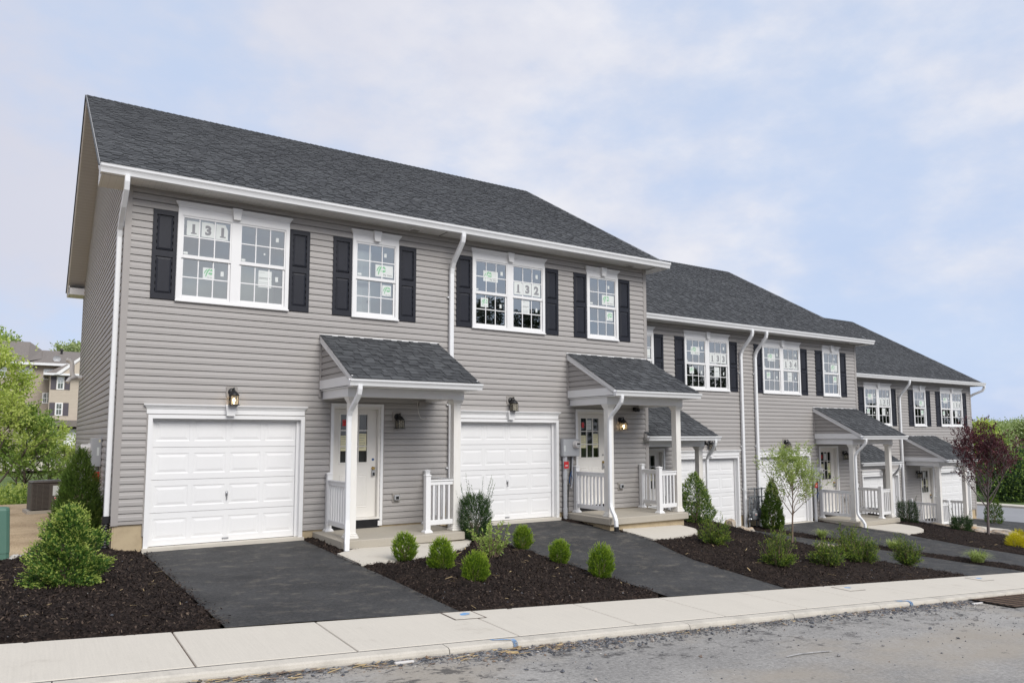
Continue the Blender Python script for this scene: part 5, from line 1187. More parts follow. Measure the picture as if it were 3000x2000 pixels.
LY = [(10.56, -3.42, .52, 1.05, 'low spreading yew below the second path, left of the boulders'), (10.33, -5.15, .64, .86, 'spiky upright yew nearest the second driveway in the low yew bed'), (11.57, -5.32, .50, 1.08, 'broad low yew in the centre of its bed, in front of a grey boulder'), (12.95, -5.18, .54, 1.02, 'front yew of an overlapping pair in the low yew bed'), (13.55, -4.5, .62, .98, 'rear yew of an overlapping pair, behind its twin'), (15.0, -4.98, .54, .92, 'rightmost low yew at the edge of the third driveway')]
LY = [(x+.22, y, h, s*.86, l) for x, y, h, s, l in LY]
def yew(loc, hh, R0, label, seed, group):
    r = np.random.default_rng(seed); R = empty('low_yew', loc); tag(R, label, 'shrub', group); m = MB(); B, D_, S_, Dn = [], [], [], []
    for i in range(74):
        a = r.uniform(0, 6.28); tilt = r.uniform(.08, 1.25)**1.0; l = (hh*(1-.30*tilt) if tilt < .7 else R0*1.08)*(r.uniform(.72, 1.0) if i % 6 else r.uniform(1.0, 1.22))
        d = np.array([math.cos(a)*math.sin(tilt), math.sin(a)*math.sin(tilt), math.cos(tilt)]); p0 = np.array([.04*math.cos(a), .04*math.sin(a), .0]); e = p0+d*l+np.array([0, 0, .10*l]); mid = (p0+e)/2+r.normal(0, .015, 3)-np.array([0, 0, .02])
        m.tube([p0-np.array([0, 0, .05]), mid, e], [.008, .005, .002], M['twig'], 5)
        for t in np.linspace(.18, 1.0, 11): q = p0+(e-p0)*t+r.normal(0, .012, 3); B.append(q); D_.append(unit(d*.8+r.normal(0, .55, 3)+np.array([0, 0, .35])))
    m.build('stem', R); foliage('foliage', [sprigs(r, np.array(B), np.array(D_),   .12, 16, .030, .0115, .85, 6)], [M['yew'], M['yew_tip']], R)
for i, (x, y, hh, s, lab) in enumerate(LY): yew(at(x, y), hh*.92, .31*s, lab, 60+i, 'low yews by the street')
shrub('cone_arborvitae', at(18.35, .95), 1.48, lambda h: np.interp(h, [0, .1, .4, .8, 1], [.26, .33, .30, .15, .02]), 3200, (.10, 9, .042, .016, .45, 3), [M['arbdark'], M['arbdark_tip']], 'narrow cone arborvitae between the two middle garages', 'shrub', up=1.5, seed=71)
shrub('dark_yew', (25.0, .35, -1.26), .80, lambda h: np.interp(h, [0, .1, .5, .9, 1], [.25, .31, .33, .30, .22]), 1500, YEW, [M['yewdark'], M['yew']], 'dark clipped yew with a few shoots, left of the last porch', 'shrub', up=1.0, group='dark clipped yews by the last porch', seed=81, shoots=14, shootlen=.35)
shrub('dark_yew', (25.2, -1.35, -1.38), .52, lambda h: np.interp(h, [0, .1, .5, .9, 1], [.22, .28, .30, .28, .2]), 1400, YEW, [M['yewdark'], M['yew']], 'dark clipped yew with tall thin shoots, next to the plum tree', 'shrub', up=1.0, group='dark clipped yews by the last porch', seed=82, shoots=15, shootlen=.45)
shrub('cone_arborvitae', (35.5, 2.2, -2.06), 1.15, lambda h: np.interp(h, [0, .1, .5, .85, 1], [.28, .36, .34, .2, .05]), 1200, (.11, 8, .045, .015, .45, 3), [M['arbdark'], M['arb']], 'dark green arborvitae seen behind the plum tree trunk', 'shrub', up=1.5, seed=72)
shrub('golden_cypress', (22.9, -3.95, -1.38), .42, lambda h: np.interp(h, [0, .2, .6, 1], [.18, .25, .20, .05]), 800, (.12, 10, .045, .008, .5, 0), [M['yellowlf']], 'golden yellow cypress shrub in front of the plum tree, nearer of the pair', 'shrub', up=.6, group='golden cypress pair', seed=91, lump=.2)
shrub('golden_cypress', (23.6, -3.72, -1.40), .47, lambda h: np.interp(h, [0, .2, .6, 1], [.17, .24, .20, .05]), 600, (.12, 10, .045, .008, .5, 0), [M['yellowlf']], 'golden yellow cypress shrub standing behind its twin', 'shrub', up=.6, group='golden cypress pair', seed=92, lump=.2)
# grass tufts between the middle driveways
def tuft(loc, label, seed, R0=.09, hh=.29, n=230):
    r = np.random.default_rng(seed); o = empty('grass_tuft', loc); tag(o, label, 'grass tuft', 'grass tufts between the middle driveways')
    V = []; F = []; th = r.uniform(0, 6.28, n); rad = R0*np.sqrt(r.random(n)); lean = r.uniform(.2, 1.25, n); l = hh*r.uniform(.6, 1.25, n)
    for i in range(n):
        b = np.array([rad[i]*math.cos(th[i]), rad[i]*math.sin(th[i]), 0]); a = th[i]+r.normal(0, .5); o_ = np.array([math.cos(a), math.sin(a), 0]); s_ = np.array([-o_[1], o_[0], 0])*.004
        p = [b, b+o_*l[i]*lean[i]*.35+np.array([0, 0, l[i]*.6]), b+o_*l[i]*lean[i]*.95+np.array([0, 0, l[i]*(1.0-.52*lean[i])])]
        k = len(V); V += [p[0]-s_, p[0]+s_, p[1]-s_, p[1]+s_, p[2]-s_*.1, p[2]+s_*.1]; F += [(k, k+1, k+3, k+2), (k+2, k+3, k+5, k+4)]
    f = bulk('blades', np.array(V), np.array(F), [M['grassblade']], parent=o, tone=np.repeat(r.random(n), 2))
    return o
tuft(at(18.06, -.95), 'tuft of ornamental grass farthest up the strip between the driveways', 1); tuft(at(18.08, -3.05), 'middle tuft of ornamental grass on the strip, behind the rightmost low yew', 2, .13); tuft(at(18.02, -5.15), 'largest grass tuft, nearest the pavement on the strip', 3, .13, .32, 330)
# --- trees
def tree(name, loc, label, Hh, trunkH, spread, mats, leaf, seed, bark='bark', nb=9, upright=.6, tr=.05, group=None, levels=3, cat='tree', dens=1.0, leafn=6, slen=.16, shape=None):
    r = np.random.default_rng(seed); R = empty(name, loc); tag(R, label, cat, group); m = MB(); tips = []
    top = np.array([r.normal(0, .04)*Hh, r.normal(0, .04)*Hh, Hh*.86]); b0 = np.array([0, 0, -.3])
    tp = lambda t: np.array([top[0]*t*t, top[1]*t*t, -.3+(top[2]+.3)*t])+np.array([.015*Hh*math.sin(5*t+seed), .012*Hh*math.cos(4*t+seed), 0])*t
    m.tube([tp(t) for t in np.linspace(0, 1, 9)], [tr*(1-.88*t) for t in np.linspace(0, 1, 9)], M[bark], 7)
    def branch(p, d, l, rad, lv):
        n = 5; P = [p]; dd = d.copy()
        for i in range(n): dd = unit(dd+r.normal(0, .12, 3)+np.array([0, 0, .10*upright])); P.append(P[-1]+dd*l/n)
        if rad > .0025: m.tube(P, [rad*(1-.8*i/n) for i in range(n+1)], M[bark], 5)
        if lv >= levels-1:
            for q in P[1:]: tips.append((q, unit(dd+r.normal(0, .5, 3))))
        if lv < levels:
            for k in range(int(r.integers(3, 6))):
                t = r.uniform(.3, 1.0); i = min(int(t*n), n-1); q = P[i]+(P[i+1]-P[i])*(t*n-i); nd = unit(unit(P[i+1]-P[i])*.75+rperp(r, dd[None])[0]*.75+np.array([0, 0, .25*upright])); branch(q, nd, l*r.uniform(.42, .68), rad*.5, lv+1)
    t0 = (trunkH+.3)/(top[2]+.3)
    for k in range(nb):
        t = t0+(1-t0)*(k+r.uniform(.1, .9))/nb*.98; a = k*2.4+r.uniform(-.5, .5); f = (t-t0)/(1-t0+1e-6)
        w = (1.0-.62*f) if shape is None else shape(f)
        branch(tp(t), unit(np.array([math.cos(a), math.sin(a), upright*1.1+.4*f])), spread*w*r.uniform(.8, 1.15), tr*.42*(1-.6*f), 1)
    m.build('trunk', R)
    B = np.array([q for q, _ in tips]); D_ = np.array([d for _, d in tips])
    if dens != 1: k = r.random(len(B)) < dens; B, D_ = (B[k], D_[k]) if dens < 1 else (np.repeat(B, int(dens), 0)+r.normal(0, slen*.6, (len(B)*int(dens), 3)), np.repeat(D_, int(dens), 0))
    D_ = unit(D_+r.normal(0, .3, D_.shape)); foliage('crown', [sprigs(r, B, D_, slen, leafn, leaf, leaf*.55, 1.0, 0)], mats, R)
    return R
tree('young_tree', at(13.35, -3.4), 'young pale green tree with thin stem in front of the middle garages', 1.85, .52, .92, [M['younglf']], .046, 101, 'twig', 15, .95, .028, levels=3, dens=1.0, leafn=5, slen=.11, shape=lambda f: 1-.5*f)
tree('plum_tree', (25.35, -2.1, -1.42), 'purple-leaved plum tree at the right, in front of the last house', 2.75, .85, 1.75, [M['plumleaf']], .075, 103, 'barkpurple', 22, 1.05, .055, levels=3, dens=.72, leafn=6, slen=.15, shape=lambda f: 1-.55*f)
# left background
BT = [(-2.2, 18.3, -1.6, 7.0, 2.5, 'treebright', 'tall bright green tree cut by the left edge of the view', 1), (-1.25, 19.6, -1.8, 4.9, 1.7, 'treemid', 'slim mid green tree in front of the tan building', 1), (-.35, 21.2, -2.0, 4.2, 1.9, 'treebright', 'loose bright green tree close to the side wall, behind the air conditioner', 1), (-3.1, 23.5, -2.0, 6.2, 2.2, 'treebright', 'bright green tree in the hollow behind the slim tree', 1)]
for i, (x, y, z, hh, sp, mt, lab, g) in enumerate(BT):
    tree('young_maple', (x, y, z), lab, hh, hh*.22, sp, [M[mt]], .125, 120+i, 'bark', 13, .8, .10, 'young trees beyond the straw slope', 3, 'tree', [2, 1, .7, 1][i], 5, .30)
for i, (x, y) in enumerate([(-2.5, 16.0), (-1.25, 16.2), (-.25, 16.6), (-1.8, 17.6), (.7, 17.6), (-3.7, 16.2)]):
    shrub('wild_bush', (x, y, -1.5), 1.6, ball(.85, .6), 700, (.26, 9, .10, .055, 1.0, 4), [M['treemid'], M['treebright']], ['wild green bush at the far left of the slope edge', 'wild green bush directly behind the air conditioner', 'wild green bush right of the air conditioner', 'wild bush filling the gap between the two slim trunks', 'wild bush mostly hidden by the house side wall', 'wild bush at the very edge of the view on the slope'][i], 'bush', up=.5, group='wild bushes on the slope', seed=140+i, lump=.25, stem=False)
for i, (x, y, hh, lab) in enumerate([(-5.4, 84, 13.6, 'round green treetop above the tan building roof at the far left'), (1.2, 88, 12.6, 'pale tree crown rising behind the tan roof, left of its twin by the house wall'), (5.2, 86, 12.6, 'pale tree crown rising behind the tan roof, closest to the house wall')]):
    tree('background_tree', (x, y, 0), lab, hh, hh*.35, hh*.34, [M['treemid' if i == 0 else 'treefar']], .42, 160+i, 'bark', 13, .7, .22, 'trees behind the tan building', 3, 'tree', 2 if i == 0 else 1, 4, .8)
# right background: broadleaf line and an evergreen mass
RB = [(65.7, 16.4, 5.6), (70.9, 17.8, 5.4), (76.2, 19.1, 5.7), (81.8, 20.2, 6.1), (78.3, 17.6, 5.8), (79.3, 23.1, 6.0), (91, 27.4, 6.0), (98.9, 28.2, 6.3)]
RL = ['bright tree just right of the last house corner', 'bright tree between the house corner and the plum tree', 'leafy tree behind the crown of the plum tree', 'pale tree behind the plum tree, left of the wooden pole', 'pale tree behind the leaning wooden pole', 'bright tree mostly hidden by the last house', 'hazy tree in the second line behind the plum tree', 'hazy tree at the right edge behind the evergreens']
for i, (x, y, hh) in enumerate(RB): tree('roadside_tree', (x, y, -2.75), RL[i], hh, hh*.2, hh*.34, [M['treebright' if i == 0 else 'treefar']], .30, 180+i, 'bark', 11, .6, .14, 'trees across the far street', 3, 'tree', 1, 4, .7)
for i, (x, y, s, lab) in enumerate([(57.2, 10.9, .78, 'big dark evergreen bush right of the plum tree'), (59.8, 9.6, .98, 'big dark evergreen bush at the right edge of the view'), (60.6, 12.2, .30, 'small low evergreen bush beside the big evergreens')]):
    shrub('evergreen_bush', (x, y, -2.75), 4.3*s, ball(2.3*s, .6), 1500, (.5, 9, .20, .08, .9, 3), [M['farever'], M['treemid']], lab, 'bush', up=.4, group='evergreen bushes on the far lawn', seed=200+i, lump=.2, stem=False)
# conifers across the street, which the upper windows mirror
for i, (x, y, hh) in enumerate([(28.5, -43, 15.5), (31.5, -42, 17.0), (34, -43.5, 17.8), (36.5, -42, 16.8), (39, -43.5, 17.2), (41.5, -42, 15.5), (56, -43, 12.6), (59.5, -41, 13.6), (63, -43, 13.2), (66.5, -41, 13.8), (70, -43, 12.4), (93, -45, 9.4), (98, -43, 10.2), (103, -45, 9.6), (108, -43, 10.4), (113, -45, 9.5), (118, -43, 10.3), (124, -45, 9.8), (130, -44, 10)]):
    r = np.random.default_rng(300+i); o = empty('spruce_tree', (x, y, float(Sx(x))-.5)); tag(o, 'dark spruce across the street, mirrored in the upper windows', 'tree', 'spruces across the street')
    m = MB(); m.tube([(0, 0, -.5), (0, 0, hh)], [.22, .02], M['bark'], 6); m.build('trunk', o)
    n = 1100; h = r.random(n)**1.2*.93+.05; th = r.uniform(0, 6.28, n); rad = (1-h)**.62*3.6*np.sqrt(r.uniform(.1, 1, n))*(1+.25*np.sin(h*40+3*th)); b = np.stack([rad*np.cos(th), rad*np.sin(th), h*hh], 1); d_ = unit(np.stack([np.cos(th), np.sin(th), -.25+0*th], 1)+r.normal(0, .25, (n, 3)))
    foliage('crown', [sprigs(r, b, d_, .9, 6, .55, .16, .7, 0)], [M['conifer']], o)
# --- boulders
def boulder(loc, s, mat, label, seed, group, name='boulder'):
    import bmesh
    r = np.random.default_rng(seed); bm = bmesh.new(); bmesh.ops.create_icosphere(bm, subdivisions=4, radius=1); pl = [(unit(r.normal(size=3)), r.uniform(.62, .92)) for _ in range(11)]
    k = [(r.normal(size=3)*2.5, r.uniform(0, 6)) for _ in range(5)]+[(r.normal(size=3)*7, r.uniform(0, 6)) for _ in range(4)]
    for v in bm.verts:
        c = np.array(v.co)
        for n_, d_ in pl:
            q = c@n_
            if q > d_: c = c-n_*(q-d_)*.9
        c = c*(1+sum(.035*math.sin(a@c+b) for a, b in k)); v.co = c*np.array(s)
    me = bpy.data.meshes.new(name); bm.to_mesh(me); bm.free(); me.materials.append(M[mat]); o = bpy.data.objects.new(name, me); COL.objects.link(o); o.location = loc; o.rotation_euler = (0, 0, r.uniform(0, 6)); tag(o, label, 'boulder', group); return o
gp = 'boulders edging the beds'
boulder((14.3, -.84, -.52), (.19, .18, .24), 'rock', 'upright pale boulder next to the low spreading yew, first of its line', 1, gp); boulder((14.3, -1.30, -.62), (.28, .24, .22), 'rock', 'rounded orange and tan boulder in the middle of its line', 2, gp); boulder((14.35, -1.90, -.78), (.36, .26, .15), 'rock', 'flat pale boulder at the low end of its line by the third driveway', 3, gp)
boulder((14.2, -3.70, -.74), (.36, .28, .24), 'rock2', 'long grey-brown boulder behind the middle low yews', 4, gp); boulder((14.25, -4.15, -.80), (.30, .28, .26), 'rock2', 'blocky grey-brown boulder right of the overlapping yews', 5, gp)
boulder((25.9, -.35, -1.50), (1.05, .45, .33), 'rock2', 'broad flat grey-brown boulder below the last porch', 6, gp); boulder((26.0, -1.5, -1.36), (.55, .35, .16), 'rock', 'low tan flagstone left of the plum trunk', 7, gp); boulder((26.1, -2.35, -1.40), (.65, .35, .17), 'rock', 'low tan flagstone right of the plum trunk', 8, gp); boulder((23.9, -3.45, -1.40), (.22, .2, .17), 'rock', 'small orange stone beside the golden cypress', 9, gp)
# --- utilities
R = empty('utility_pedestal', (-1.60, .12, -.06)); tag(R, 'green plastic utility pedestal cut by the left edge of the view', 'utility box')
m = MB(); sq = lambda hx, hy, z, r_=.04: [(x, y, z) for x, y in ((-hx+r_, -hy), (hx-r_, -hy), (hx, -hy+r_), (hx, hy-r_), (hx-r_, hy), (-hx+r_, hy), (-hx, hy-r_), (-hx, -hy+r_))]
m.loft([sq(.20, .17, -.10), sq(.195, .165, .14)], M['pedgreen']); m.build('base', R)
m = MB(); m.loft([sq(.19, .16, .141), sq(.20, .17, .146), sq(.17, .14, .80), sq(.16, .13, .835), sq(.12, .09, .85)], M['pedgreen']); m.build('cover', R)
r = np.random.default_rng(9); n = 60; P_ = np.stack([r.normal(-1.26, .11, n), r.normal(.16, .13, n), np.full(n, .0)], 1); P_[:, 2] = -.035+.03*r.random(n); tag(stones('white_stones', P_, r.uniform(.02, .055, n), 'whitestone', 10), 'small pile of white stones at the foot of the green pedestal', 'stones', kind='stuff')
R = empty('air_conditioner', (-.78, 9.35, -.08), .12); tag(R, 'brown air conditioning condenser unit on the straw behind the house', 'air conditioner')
m = MB(); a = .37; m.bevbox(-a, a, -a, a, .05, .74, M['acdark'], .03)
for s1 in (-1, 1):
    for s2 in (-1, 1): m.box(s1*a-.02*(s1 > 0)-.004*(s1 < 0)-.0, s1*a+.02*(s1 < 0)+.004*(s1 > 0), s2*a-.02*(s2 > 0)-.004*(s2 < 0), s2*a+.02*(s2 < 0)+.004*(s2 > 0), .05, .74, M['ac'])
m.box(.02, a-.02, -a-.006, -a+.02, .06, .735, M['ac'])
for z in np.arange(.08, .73, .032):
    m.box(-a+.02, .02, -a-.010, -a+.004, z, z+.020, M['ac']); m.box(-a-.010, -a+.004, -a+.02, a-.02, z, z+.020, M['ac'])
for x in (-.25, -.12): m.box(x-.005, x+.005, -a-.012, -a+.002, .06, .735, M['ac'])
m.build('cabinet', R)
m = MB(); m.bevbox(-a-.015, a+.015, -a-.015, a+.015, .741, .80, M['ac'], .03); m.lathe((0, 0, .80), [(.30, 0), (.30, .012), (.27, .016), (.0, .018)], M['ac'], 24); m.build('top_cap', R)
m = MB(); m.box(-.46, .46, -.46, .46, -.04, .048, M['slab']); m.build('pad', R)
m = MB(); m.box(.10, .25, -a-.009, -a-.0065, .42, .68, M['paper']); m.build('label_sheet', R)
m = MB(); m.box(.14, .27, -a-.009, -a-.0065, .32, .39, M['paper']); m.box(.145, .20, -a-.0105, -a-.0092, .335, .375, M['red']); m.build('label_sheet', R)
m = MB(); m.box(.10, .23, -a-.009, -a-.0065, .09, .17, M['paper']); m.build('label_sheet', R)
m = MB(); m.tube([(.36, -.30, .14), (.48, -.30, .12), (.60, -.15, .10), (.78, 0, .12)], .02, M['cable'], 7); m.build('refrigerant_line', R)
# gas meters between the middle downspouts
for i, (x, lab) in enumerate([(18.02, 'grey gas meter and pipes on the left, between the two middle downspouts'), (18.36, 'grey gas meter and pipes on the right, partly behind the cone arborvitae')]):
    R = empty('gas_meter', (x, 1.40, -1.02)); tag(R, lab, 'gas meter', 'gas meters between the downspouts'); g = M['gasgrey']
    m = MB(); q = lambda hx, hz, y: [(cx, y, .42+cz) for cx, cz in ((-hx+.03, -hz), (hx-.03, -hz), (hx, -hz+.04), (hx, hz-.06), (hx-.05, hz), (-hx+.05, hz), (-hx, hz-.06), (-hx, -hz+.04))]
    m.loft([q(.10, .12, -.10), q(.13, .15, -.07), q(.13, .15, .05), q(.10, .12, .08)], g); m.lathe((0, -.02, .56), [(.06, 0), (.06, .06), (.05, .07)], g, 12); m.build('meter_body', R)
    m = MB(); m.box(-.05, .05, -.108, -.101, .42, .50, M['paper']); m.box(-.045, .0, -.1095, -.1082, .43, .46, M['red']); m.build('index_plate', R)
    p = MB(); pm = M['gasgrey']
    p.tube([(-.08, 0, .60), (-.08, 0, .98), (-.16, 0, .99), (-.18, .02, .60), (-.18, .02, -.1)], .022, pm, 8); p.tube([(.08, 0, .60), (.08, 0, 1.22), (.08, .14, 1.24)], .022, pm, 8)
    p.tube([(-.22, .0, 1.24), (.24, .0, 1.24)], .020, pm, 8); p.tube([(-.2, .0, .98), (.24, .0, .98)], .020, pm, 8)
    for xx, zz in ((-.08, .80), (.08, .85), (-.08, .98), (.08, 1.24), (-.18, .42)): p.lathe((xx, 0, zz), [(.03, -.035), (.036, -.02), (.036, .02), (.03, .035)], pm, 8)
    p.lathe((-.18, -.02, .30), [(.0, -.05), (.05, -.04), (.075, -.01), (.075, .02), (.04, .05), (.0, .06)], M['steel'], 12)
    p.build('pipe', R)
# --- tan building far left
R = empty('apartment_building', (0, 0, 0)); tag(R, 'large tan-sided apartment building with brown roof beyond the trees on the left', 'building')
m = MB(); bx0, bx1, yf, yb_, z0, ze = -16, 26, 66, 78, .5, 8.45; m.box(bx0, bx1, yf, yb_, z0-2, ze, M['tan']); 
for i in range(60): m.box(bx0, bx1, yf-.015, yf-.001, ze-.13*(i+1)+.02, ze-.13*(i+1)+.12, M['tan'])
m.build('wall', R)
m = MB(); m.loft([[(x, yf-.6, ze+.05), (x, (yf+yb_)/2, ze+1.95), (x, yb_+.6, ze+.05)] for x in (bx0-.5, bx1+.5)], M['brownroof']); m.build('roof', R)
m = MB(); m.loft([[(x, yf-.5, ze+.12), (x, 70.6, ze+2.55), (x, yb_, ze+.12)] for x in (bx0-.5, -1.6)], M['brownroof']); m.loft([[(-1.6, yf-.3, ze+.3), (-1.6, 70.6, ze+2.55), (-1.6, yb_, ze+.3)], [(-.6, yf+1.6, ze+.7), (-.6, 71.2, ze+1.9), (-.6, 74, ze+.7)]], M['brownroof']); m.build('roof', R)
m = MB(); m.box(bx0-.5, bx1+.5, yf-.75, yf-.6, ze-.08, ze+.14, M['gutter']); m.build('gutter', R)
wx0, wx1, wy = .08, 3.9, 62.3; we = 7.37
m = MB(); m.box(wx0, wx1, wy, yf, 3.31, we, M['tanlight'])
for i in range(32): m.box(wx0-.015, wx1, wy-.015, wy-.001, we-.13*(i+1)+.02, we-.13*(i+1)+.12, M['tanlight'])
m.box(wx0-.3, wx1+.4, wy-1.0, yf, 2.75, 3.3, M['brownroof']); m.build('bay_wall', R)
m = MB(); m.loft([[(wx0-.5, wy-.5, we), (wx1+.5, wy-.5, we), (wx1+.5, yf+2, we), (wx0-.5, yf+2, we)], [(1.3, wy+1.4, we+1.05), (1.7, wy+1.4, we+1.05), (1.7, yf+3, we+1.2), (1.3, yf+3, we+1.2)]], M['brownroof']); m.build('bay_roof', R)
m = MB(); m.prism_y([(.9, we+.02), (3.9, we+.02), (2.4, we+1.35)], wy-.62, wy+2, M['tanlight']); m.build('gable', R)
m = MB(); m.loft([[(x, y, z) for x, z in ((.35, we-.05), (2.4, we+1.70), (2.4, we+1.45), (.75, we-.05))] for y in (wy-.75, wy-.60)], M['white']); m.loft([[(x, y, z) for x, z in ((4.45, we-.05), (2.4, we+1.70), (2.4, we+1.45), (4.05, we-.05))] for y in (wy-.75, wy-.60)], M['white']); m.box(wx0-.5, wx1+1.1, wy-.66, wy-.5, we-.12, we+.06, M['gutter']); m.build('gable_trim', R)
def bgwin(x0, x1, y, za, zb, sh, n=2):
    m = MB(); w = M['white']; t = .1
    m.box(x0, x1, y-.06, y-.016, za, zb, w); o = m.build('window', R)
    m = MB(); p = M['glass']; k = (x1-x0-t)/n
    for i in range(n):
        a = x0+t+i*k; zm = (za+zb)/2
        for c, d in ((za+t, zm-.04), (zm+.04, zb-t)): m.poly([(a, y-.064, c), (a+k-t, y-.064, c), (a+k-t, y-.064, d), (a, y-.064, d)], p)
    m.build('pane', o)
    m = MB()
    for i in range(n):
        a = x0+t+i*k; m.poly([(a, y-.0625, za+t), (a+k-t, y-.0625, za+t), (a+k-t, y-.0625, zb-t), (a, y-.0625, zb-t)], M['room'])
        m.box(a+k/2-t/2-.015, a+k/2-t/2+.015, y-.075, y-.066, za+t, zb-t, w)
    m.build('blind', o)
    if sh:
        for a, b in ((x0-.45, x0-.03), (x1+.03, x1+.45)):
            m = MB(); m.box(a, b, y-.05, y-.016, za, zb, M['purplegrey']); m.build('shutter', R)
bgwin(-4.6, -3.2, yf, 7.2, 8.2, False); bgwin(-2.28, -1.25, yf, 7.15, 8.2, False); bgwin(-.42, .54, yf, 7.1, 8.12, False); bgwin(-.41, .30, yf, 4.9, 5.9, False)
bgwin(.58, 1.15, wy, 6.02, 7.2, True, 1); bgwin(.56, 1.13, wy, 3.72, 4.86, True, 1)
for a, b in ((-1.6, 1.0), (1.35, 3.9)):
    m = MB(); m.box(a, b, 62.2, 62.35, .75, 2.55, M['white'])
    for i in range(4): m.box(a+.05, b-.05, 62.185, 62.199, .77+i*.44, .77+i*.44+.40, M['white'])
    m.build('garage_door', R)
m = MB(); m.box(-2.2, 4.2, 62.36, yf, -.5, 2.5, M['tanlight']); m.build('garage_wall', R)
m = MB(); m.tube([(.55, 67.2, 8.5), (.55, 67.2, 9.1)], .03, M['black'], 6); q = [[(.6+a*math.cos(t), 66.9-b+.0*a, 9.15+a*math.sin(t)) for t in np.arange(16)*2*math.pi/16] for a, b in ((.02, 0), (.24, .05), (.32, .12))]; m.loft(q, M['greybox'], False, True); m.build('satellite_dish', R)
m = MB(); m.tube([(1.05, 70.5, 9.4), (1.05, 70.5, 10.3)], .10, M['black'], 8); m.lathe((1.05, 70.5, 10.3), [(.16, 0), (.16, .12), (.05, .2)], M['black'], 10); m.build('roof_vent', R)
# --- poles at the right
def pole(x, y, z, h, arm, lean, label):
    R = empty('utility_pole', (x, y, z)); tag(R, label, 'pole', 'wooden utility poles'); m = MB(); m.tube([(0, 0, -.3), (lean, 0, h)], [.17, .12], M['woodpole'], 8); m.build('post', R)
    if arm: m = MB(); m.box(lean-1.2, lean+1.2, -.06, .06, h-.5, h-.32, M['woodpole']); m.build('crossarm', R)
pole(66.4, 13.75, -2.75, 4.5, False, -.25, 'bare leaning wooden pole right of the plum tree'); pole(84.8, 23.2, -2.75, 4.7, True, 0, 'wooden pole with a crossarm seen above the plum tree')
m = MB(); m.lathe((0, 0, -.05), [(.26, 0), (.26, .16), (.22, .22), (.0, .24)], M['pedgreen'], 18); tag(m.build('round_cover', None, (39.5, 2.9, -2.56)), 'low round green utility cover at the edge of the far street', 'utility cover')
# ------------------------------------------------------------------ camera, sky, sun
cam = bpy.data.cameras.new('Camera'); co = bpy.data.objects.new('Camera', cam); COL.objects.link(co)
F_, PY_ = 2153.26, 80.02; yaw, pit, rol = (math.radians(a) for a in (33.1985, 5.2116, -.0626))
fw = Vector((math.sin(yaw)*math.cos(pit), math.cos(yaw)*math.cos(pit), math.sin(pit))); rt = Vector((math.cos(yaw), -math.sin(yaw), 0)); up = rt.cross(fw)
rt2 = rt*math.cos(rol)+up*math.sin(rol); up2 = -rt*math.sin(rol)+up*math.cos(rol)
mw = Matrix((rt2, up2, -fw)).transposed().to_4x4(); mw.translation = Vector((1.5727-2.8027, -14.1017, 1.8941)); co.matrix_world = mw
cam.sensor_width = 36; cam.sensor_fit = 'HORIZONTAL'; cam.lens = F_/3000*36; cam.shift_y = PY_/3000; cam.clip_start = .05; cam.clip_end = 5000
SC.camera = co
SUN_EL, SUN_AZ = 40, 176     # azimuth measured from +y towards +x: the sun stands behind and to the right of the camera
sd = Vector((math.sin(math.radians(SUN_AZ))*math.cos(math.radians(SUN_EL)), math.cos(math.radians(SUN_AZ))*math.cos(math.radians(SUN_EL)), math.sin(math.radians(SUN_EL))))
sl = bpy.data.lights.new('Sun', 'SUN'); sl.energy = 1.5; sl.angle = math.radians(34); sl.color = (1, .965, .91); so = bpy.data.objects.new('Sun', sl); COL.objects.link(so); so.rotation_euler = sd.to_track_quat('Z', 'Y').to_euler(); so.location = sd*60
wd = bpy.data.worlds.new('World'); SC.world = wd; wd.use_nodes = True; nt = wd.node_tree; bg = nt.nodes['Background']
sk = N(nt, 'ShaderNodeTexSky', sky_type='NISHITA'); sk.sun_disc = False; sk.sun_elevation = math.radians(SUN_EL); sk.sun_rotation = math.radians(SUN_AZ); sk.air_density = 1.0; sk.dust_density = .6; sk.ozone_density = 1.5
tc = N(nt, 'ShaderNodeTexCoord'); sx = N(nt, 'ShaderNodeSeparateXYZ'); L(nt, tc.outputs['Generated'], sx.inputs[0])
mp = N(nt, 'ShaderNodeMapping'); mp.inputs['Scale'].default_value = (1, 1, 1.9); L(nt, tc.outputs['Generated'], mp.inputs['Vector'])
n1 = noise(nt, mp.outputs['Vector'], 3.1, 7, .55); n2 = noise(nt, mp.outputs['Vector'], 8.5, 7, .58)
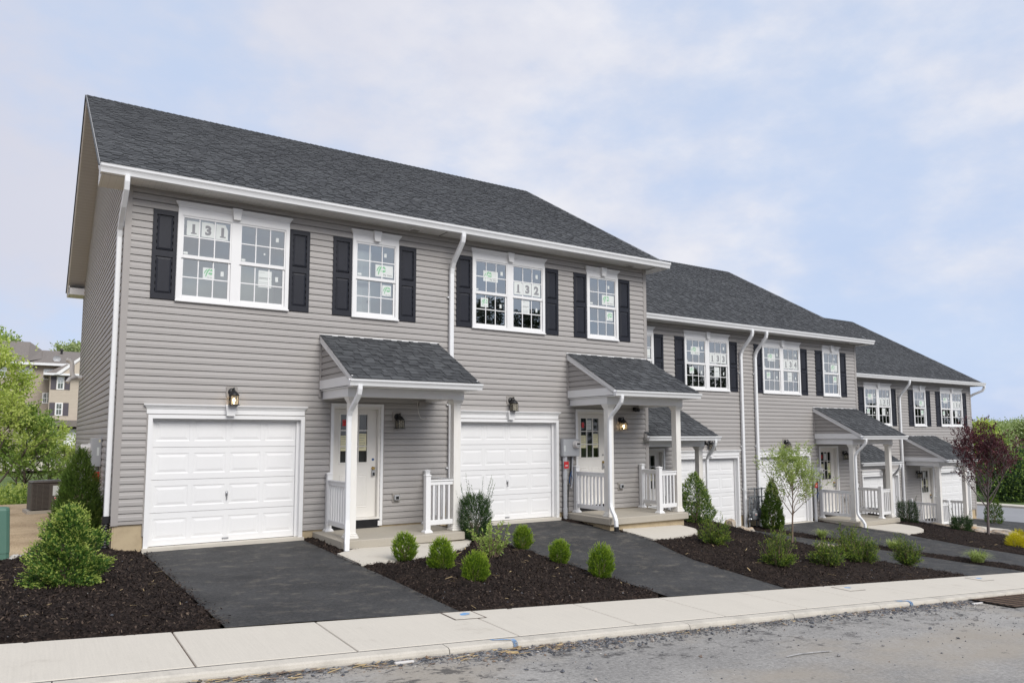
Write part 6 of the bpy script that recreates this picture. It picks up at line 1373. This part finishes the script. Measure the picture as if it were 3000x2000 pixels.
mx = N(nt, 'ShaderNodeMath', operation='MULTIPLY_ADD'); mx.inputs[1].default_value = .35; L(nt, n2, mx.inputs[0]); L(nt, n1, mx.inputs[2])
# more cloud towards -x (left), clearer towards +x
bi = N(nt, 'ShaderNodeMath', operation='MULTIPLY_ADD'); bi.inputs[1].default_value = -.13; L(nt, sx.outputs['X'], bi.inputs[0]); L(nt, mx.outputs[0], bi.inputs[2])
mk = N(nt, 'ShaderNodeMapRange'); mk.interpolation_type = 'SMOOTHSTEP'; mk.inputs['From Min'].default_value = .42; mk.inputs['From Max'].default_value = .76; mk.inputs['To Min'].default_value = .20; mk.inputs['To Max'].default_value = .92; L(nt, bi.outputs[0], mk.inputs['Value'])
grad = N(nt, 'ShaderNodeMapRange'); grad.inputs['From Min'].default_value = -.02; grad.inputs['From Max'].default_value = .45; L(nt, sx.outputs['Z'], grad.inputs['Value'])
air = ramp(nt, grad.outputs['Result'], [(0, (.42, .58, .98)), (.25, (.56, .70, .98)), (1, (.61, .74, .98))]); air8 = mixc(nt, 1.0, air, (8.6, 8.6, 8.6), 'MULTIPLY')
blue = mixc(nt, .82, sk.outputs[0], air8)
cl = ramp(nt, n2, [(.3, (.72, .74, .84)), (.7, (.86, .86, .91))]); lv_ = N(nt, 'ShaderNodeMapRange'); lv_.inputs['From Min'].default_value = .55; lv_.inputs['From Max'].default_value = -.05; L(nt, sx.outputs['X'], lv_.inputs['Value']); cl = mixc(nt, lv_.outputs['Result'], cl, (.69, .695, .785)); cl8 = mixc(nt, 1.0, cl, (8.6, 8.6, 8.6), 'MULTIPLY')
L(nt, mixc(nt, mk.outputs[0], blue, cl8), bg.inputs['Color']); bg.inputs['Strength'].default_value = .058
SC.view_settings.view_transform = 'Standard'; SC.view_settings.look = 'None'; SC.view_settings.gamma = 1; SC.view_settings.exposure = 1.0
SC.cycles.use_denoising = True; SC.cycles.max_bounces = 8; SC.cycles.transparent_max_bounces = 12; SC.cycles.caustics_reflective = False; SC.cycles.caustics_refractive = False
